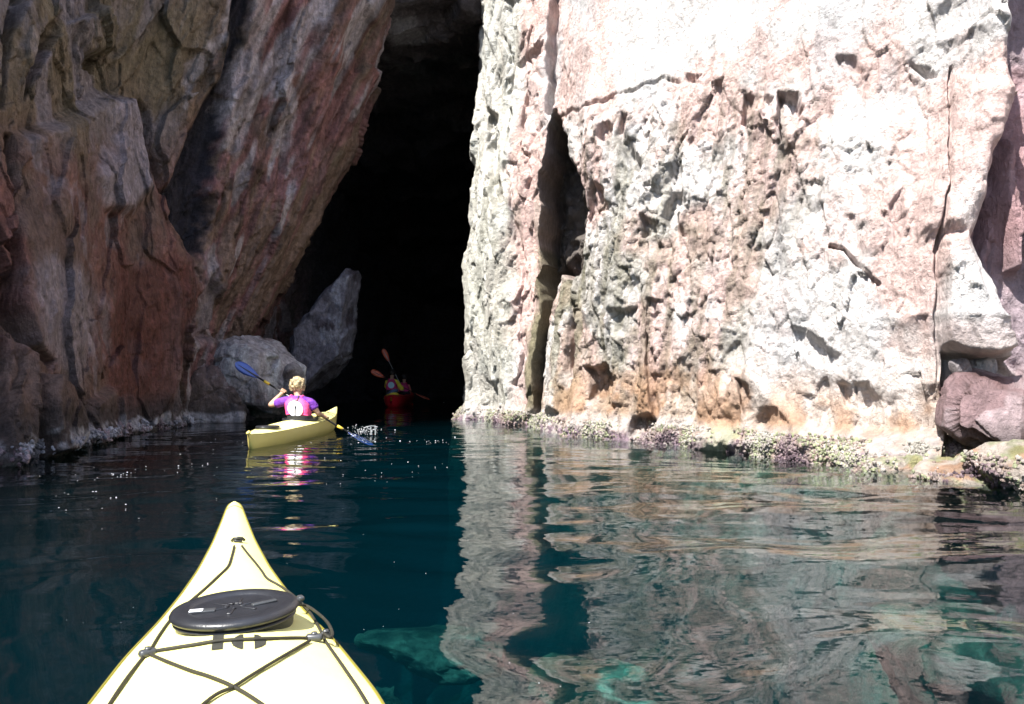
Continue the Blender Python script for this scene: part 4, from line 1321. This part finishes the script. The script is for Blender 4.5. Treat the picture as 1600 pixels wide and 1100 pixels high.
    Hh = Hh + np.array(head) + np.array([0, -.006, .018]) * S
    mesh_obj("hair", Hh, Fc, mats['hair'], root)
    return root

# near yellow kayak
KP = Vector(W(388, 690, 11.44)); KP.z = 0
KQ = Vector(W(526, 640, 16.3)); KQ.z = 0
KL = (KQ - KP).length
near_k = empty("kayak", KP, math.atan2(-(KQ.x - KP.x), KQ.y - KP.y))
tag(near_k, "yellow sea kayak under the paddler in the pink vest, seen from its stern", "kayak")
T = np.array([0, .04, .12, .4, .9, 1.5, 2.1, 2.7, 3.3, 3.9, 4.35, 4.65, 4.8, 4.88]) * KL / 4.88
K2 = Kayak(T, [.006, .030, .055, .14, .235, .285, .30, .30, .275, .20, .125, .06, .030, .006],
           [.185, .190, .180, .178, .19, .205, .215, .225, .235, .250, .285, .335, .375, .385],
           [.14, -.02, -.06, -.08, -.10, -.10, -.10, -.10, -.10, -.08, -.05, .05, .20, .36],
           [.004, .02, .022, .030, .040, .055, .06, .075, .085, .07, .045, .025, .016, .003])
K2.build(near_k, M_YEL, M_YEL_DECK, n=80)
V, Fc = lathe([(.150, .0), (.155, .02), (.158, .034), (.145, .042), (.12, .036), (.05, .038), (.001, .038)], 40, 0, .80 * KL / 4.88, K2.deck_z(0, .78) - .012, 1.0, 1.35)
mesh_obj("hatch_cover", V, Fc, M_RUB, near_k)
V, Fc = lathe([(.22, .0), (.235, .03), (.255, .034), (.262, .022), (.25, -.02)], 48, 0, 2.45, K2.deck_z(0, 2.3) - .028, 1.0, 1.75)
mesh_obj("cockpit_rim", V, Fc, M_RUB, near_k)
for t0 in (3.35, 3.75):
    for a, b in ((-1, 1), (1, -1)):
        x0, x1 = .20 * a, .16 * b
        tube("bungee", [(x0 + (x1 - x0) * f, t0 + .34 * f, K2.deck_z(x0 + (x1 - x0) * f, t0 + .34 * f) + .006 + (0.006 if a > 0 else 0)) for f in np.linspace(0, 1, 9)], .004, M_CORD, near_k, 6)
tube("toggle", [(0, .03, .215), (0, -.03, .20)], .022, M_YEL, near_k, 10)
mesh_obj("thigh_brace", *rbox((.14, 3.0, K2.deck_z(.14, 3.0) + .01), (.05, .22, .03), (0, .2, .15), .4), M_BLK, near_k)

JJ = dict(hip=W(468, 672, 13.72), chest=W(467, 640, 13.80), neck=W(465, 619, 13.86), head=W(465, 604, 13.92),
          sl=W(445, 627, 13.88), el=W(421, 634, 13.98), hl=W(443, 611.5, 14.22), sr=W(486, 629, 13.84), er=W(497, 646, 13.86), hr=W(509, 652.5, 14.14), sleeve=.66, disc_h=.56, disc_r=.115, vest0=.40, curl=.95)
person("paddler with curly blond hair in a pink vest over a purple shirt, seen from behind", W(468, 690, 13.75), 1.04, JJ,
       dict(skin=M_SKIN, shirt=M_PURPLE, vest=M_PINK, disc=M_REFL, hair=M_HAIR), gaze=.5)
paddle("double paddle with blue blades and yellow bands held by the blond paddler", W(368, 568, 14.3), W(582, 699, 14.08), M_BLUE, M_SHAFT, M_BAND, twist=0.35, twist2=0.9, bw=.088)

# far red tandem kayak inside the cave
FP = Vector(W(611, 634, 28.2)); FP.z = 0
FQ = Vector(W(640, 634, 33.0)); FQ.z = 0
far_k = empty("kayak", FP, math.atan2(-(FQ.x - FP.x), FQ.y - FP.y))
tag(far_k, "red kayak deep in the dark cave with two paddlers aboard", "kayak")
K3 = Kayak([0, .05, .2, .6, 1.2, 2.0, 3.0, 4.0, 4.6, 4.95], [.03, .14, .24, .33, .38, .40, .38, .28, .14, .01], [.30, .33, .34, .34, .33, .32, .33, .38, .43, .46],
           [.1, .0, -.08, -.1, -.1, -.1, -.1, -.06, .1, .42], [.02, .05, .06, .07, .07, .07, .07, .06, .04, .01])
K3.build(far_k, M_REDP, M_REDP, n=60)
for t in (1.35, 2.7):
    V, Fc = lathe([(.22, .0), (.25, .05), (.28, .055), (.28, .03), (.26, -.02)], 32, 0, t, K3.deck_z(0, t) - .03, 1.0, 1.5)
    mesh_obj("cockpit_rim", V, Fc, M_RUB, far_k)
# things lashed on the stern
c = Vector(W(611, 620.5, 28.65))
V, Fc = ICO5
Vv = V * np.array([.24, .2, .13]) * (1 + .18 * fbm(V, 2.4, 3, 940)[:, None]) 
o = mesh_obj("dry_bag", Vv, Fc, M_YFAB); o.location = c; o.rotation_euler = (0, -.35, 0)
tag(o, "crumpled yellow bag lashed on the stern of the red kayak", "bag")
c = Vector(W(613, 613.5, 28.85))
Vv = V * np.array([.20, .14, .09]) * (1 + .14 * fbm(V, 2.0, 3, 944)[:, None])
o = mesh_obj("dry_bag", Vv, Fc, M_BLUEBAG); o.location = c; o.rotation_euler = (0, -.5, 0)
tag(o, "blue grey bundle lying behind the maroon vest on the red kayak", "bag")
JF = dict(hip=W(612, 622, 29.4), chest=W(612, 606, 29.5), neck=W(612, 592, 29.6), head=W(613, 583.5, 29.65), sl=W(604.5, 597, 29.6), el=W(603, 607, 29.75), hl=W(613, 605, 29.98),
          sr=W(620, 597, 29.6), er=W(630, 610, 29.7), hr=W(640, 602, 29.98), sleeve=.95, disc_h=.60, disc_r=.105, strap=False, curl=.3)
JF['hl'] = W(611, 595, 29.95); JF['hr'] = W(628, 603.7, 29.95)
person("paddler in a maroon vest with a pale blue round patch in the dark cave", W(612, 634, 29.4), 1.0, JF,
       dict(skin=M_SKIN, shirt=M_YFAB, vest=M_MAROON, disc=M_PBLUE, hair=M_DHAIR), gaze=0)
JG = dict(hip=W(632, 622, 30.8), chest=W(632, 609, 30.9), neck=W(631.5, 598, 31.0), head=W(631.5, 590, 31.05), sl=W(625, 603, 31.0), el=W(622, 612, 31.1), hl=W(622, 599, 31.3),
          sr=W(638, 603, 31.0), er=W(641, 615, 31.1), hr=W(629.5, 607.5, 31.3), sleeve=.9, disc_h=.6, disc_r=.05, strap=False, curl=.3)
JG['hl'] = W(624.4, 599.0, 31.3); JG['hr'] = W(634.5, 617.5, 31.3)
person("front paddler in a coral sleeve half hidden beyond the maroon vest", W(632, 634, 30.8), 0.95, JG,
       dict(skin=M_SKIN, shirt=M_CORAL, vest=M_MAROON, disc=M_MAROON, hair=M_DHAIR), gaze=0)
paddle("raised paddle with an orange red blade held upright in the cave", W(598, 545, 31.4), W(645, 639.5, 31.2), M_ORB, M_PALE_SHAFT, None, twist=0.1, bl=.52, bw=.10, twist2=.3)
paddle("low tilted paddle with orange red blades held across the maroon vest", W(579.5, 579, 29.9), W(671, 626, 30.0), M_ORB, M_SHAFT, None, twist=0.1, bl=.52, bw=.105, twist2=1.2)

# ------------------------------------------------------------------ splash, bubbles, shore crust
M_DROP = bpy.data.materials.new("water_drops")
M_DROP.use_nodes = True
_p = M_DROP.node_tree.nodes["Principled BSDF"]
_p.inputs["Base Color"].default_value = (0.85, 0.88, 0.92, 1); _p.inputs["Roughness"].default_value = 0.05
_p.inputs["Transmission Weight"].default_value = 0.5; _p.inputs["IOR"].default_value = 1.33

def drops(name, pts, label, mat):
    V1, F1 = ICO1
    V = np.concatenate([V1 * np.array(s) + np.array(p) for p, s in pts])
    Fc = np.concatenate([F1 + i * len(V1) for i in range(len(pts))])
    o = mesh_obj(name, V, Fc, mat)
    return tag(o, label, name.split('_')[-1], kind='stuff')
pts = []
r = random.Random(5)
for i in range(120):
    px = r.gauss(568, 11); py = 673 + r.gauss(0, 3.6)
    s = r.uniform(.0025, .0075)
    pts.append((W(px, min(py, 681), 14.0 + r.uniform(-.25, .25)), (s, s, s * r.uniform(1, 2))))
for k in range(14):          # the sheet of water falling off the blade's edge
    f = k / 13
    pts.append((W(569 + 20 * f, 668.5 - 3 * math.sin(f * 2.6), 14.05), (.018, .005, .0045)))
for px in (579, 580, 586, 587):
    for j in range(6):
        pts.append((W(px + r.uniform(-.5, .5), 668 + j * 2.2, 14.05), (.005, .005, .014)))
for (px, py) in [(549, 679), (552, 681), (555, 680), (563, 674), (566, 675)]:
    pts.append((W(px, py, 14.0), (.014, .014, .012)))
drops("paddle_splash", pts, "bright water drops flung up around the dipped paddle blade", M_DROP)
pts = []
M_FOAM = pmat("white_foam", (0.75, 0.77, 0.82), 0.3)
def onwater(px, py): 
    d = CAM_H * F_PX / max(py - 592.0, 4)
    return W(px, py, d)
sp = [(174, 740), (178, 741), (190, 742), (199, 738), (205, 739), (212, 734), (228, 729), (183, 745), (198, 742), (278, 728), (281, 710), (300, 725), (324, 724), (334, 703), (340, 730),
      (100, 770), (106, 772), (145, 768), (150, 768), (88, 775), (92, 793), (104, 797), (138, 796), (160, 794), (173, 778), (182, 777), (196, 788), (548, 694), (560, 692), (572, 691), (586, 690), (600, 691), (610, 690),
      (625, 689), (640, 690), (666, 690), (672, 692), (680, 689), (710, 683), (617, 672), (693, 629), (638, 722), (570, 735), (795, 1033), (905, 1034), (868, 1046), (842, 1064), (875, 1069), (802, 957), (920, 971)]
for (x, y) in sp:
    p = Vector(onwater(x + r.uniform(-1, 1), y))
    s = .0008 * p.y * r.uniform(.35, 1.0)
    p.z = 0.004
    pts.append((tuple(p), (s * 1.3, s * 1.3, s * .6)))
for _ in range(110):
    x = r.uniform(60, 720); y = r.choice([r.gauss(690, 3), r.gauss(735, 14), r.uniform(690, 1000)])
    p = Vector(onwater(x, y)); s = .0005 * p.y * r.uniform(.4, 1.2)
    if (p - Vector((p.x, p.y, 0))).length > 1: continue
    pts.append(((p.x, p.y, .003), (s, s, s * .5)))
drops("foam_bubbles", pts, "scattered white bubbles floating on the water", M_FOAM)

def crust(name, G, cols, n, label, zlo, zhi, size, pal, seed, ymax, ymin=5):
    rg = np.random.default_rng(seed)
    Pn = G.reshape(-1, 3)
    idx = np.where((Pn[:, 2] > zlo) & (Pn[:, 2] < zhi) & (Pn[:, 1] < ymax) & (Pn[:, 1] > ymin))[0]
    w = fbm(Pn[idx], 1.6, 3, seed)
    pr = np.clip(0.5 + 1.6 * w, 0.02, 1) ** 1.5
    pick = rg.choice(idx, n, p=pr / pr.sum())
    V1, F1 = ICO1
    m = len(V1)
    c = Pn[pick] + rg.normal(size=(n, 3)) * .015
    s = size * rg.uniform(.45, 1.5, size=(n, 1)) * rg.uniform(.7, 1.3, size=(n, 3))
    jit = rg.uniform(.75, 1.25, size=(n, m, 1))
    V = (c[:, None, :] + V1[None] * s[:, None, :] * jit).reshape(-1, 3)
    Fc = (F1[None] + (np.arange(n) * m)[:, None, None]).reshape(-1, 3)
    q = noise(c, 2.3, seed + 3) + .25 * rg.uniform(-1, 1, n) + 2.2 * (c[:, 2] - .12)
    pal = np.array(pal)
    k = np.clip(((q + 1.0) / 2.0 * len(pal)).astype(int), 0, len(pal) - 1)
    col = np.repeat(pal[k] * rg.uniform(.7, 1.2, size=(n, 1)), m, 0)
    o = mesh_obj(name, V, Fc, M_ROCK_SUN, col=np.clip(col, .01, .7), smooth=False)
    return tag(o, label, "barnacles", kind='stuff')
LIL, WHT, GRN, DRK, ORG, PGR = (.33, .26, .30), (.55, .53, .50), (.14, .26, .05), (.10, .07, .085), (.42, .26, .16), (.42, .46, .27)
crust("barnacle_crust", np.concatenate([RS.reshape(-1, 3)] + SHELF + SHELF), None, 20000, "knobbly lilac and pale green barnacle crust along the foot of the pale cliff", -.06, .26, .015, [DRK, (.20, .14, .16), (.28, .21, .22), (.36, .29, .27), (.30, .23, .20), (.34, .36, .22), (.42, .37, .33), (.44, .40, .36), (.38, .40, .26), (.46, .43, .38)], 31, 20.2)
crust("barnacle_crust", LS[:, :], None, 3200, "pale salt and barnacle crust along the foot of the shaded cliff", 0.02, .20, .020, [DRK, LIL, (.3, .3, .36), (.42, .43, .5), (.3, .3, .36)], 37, 22, 6)
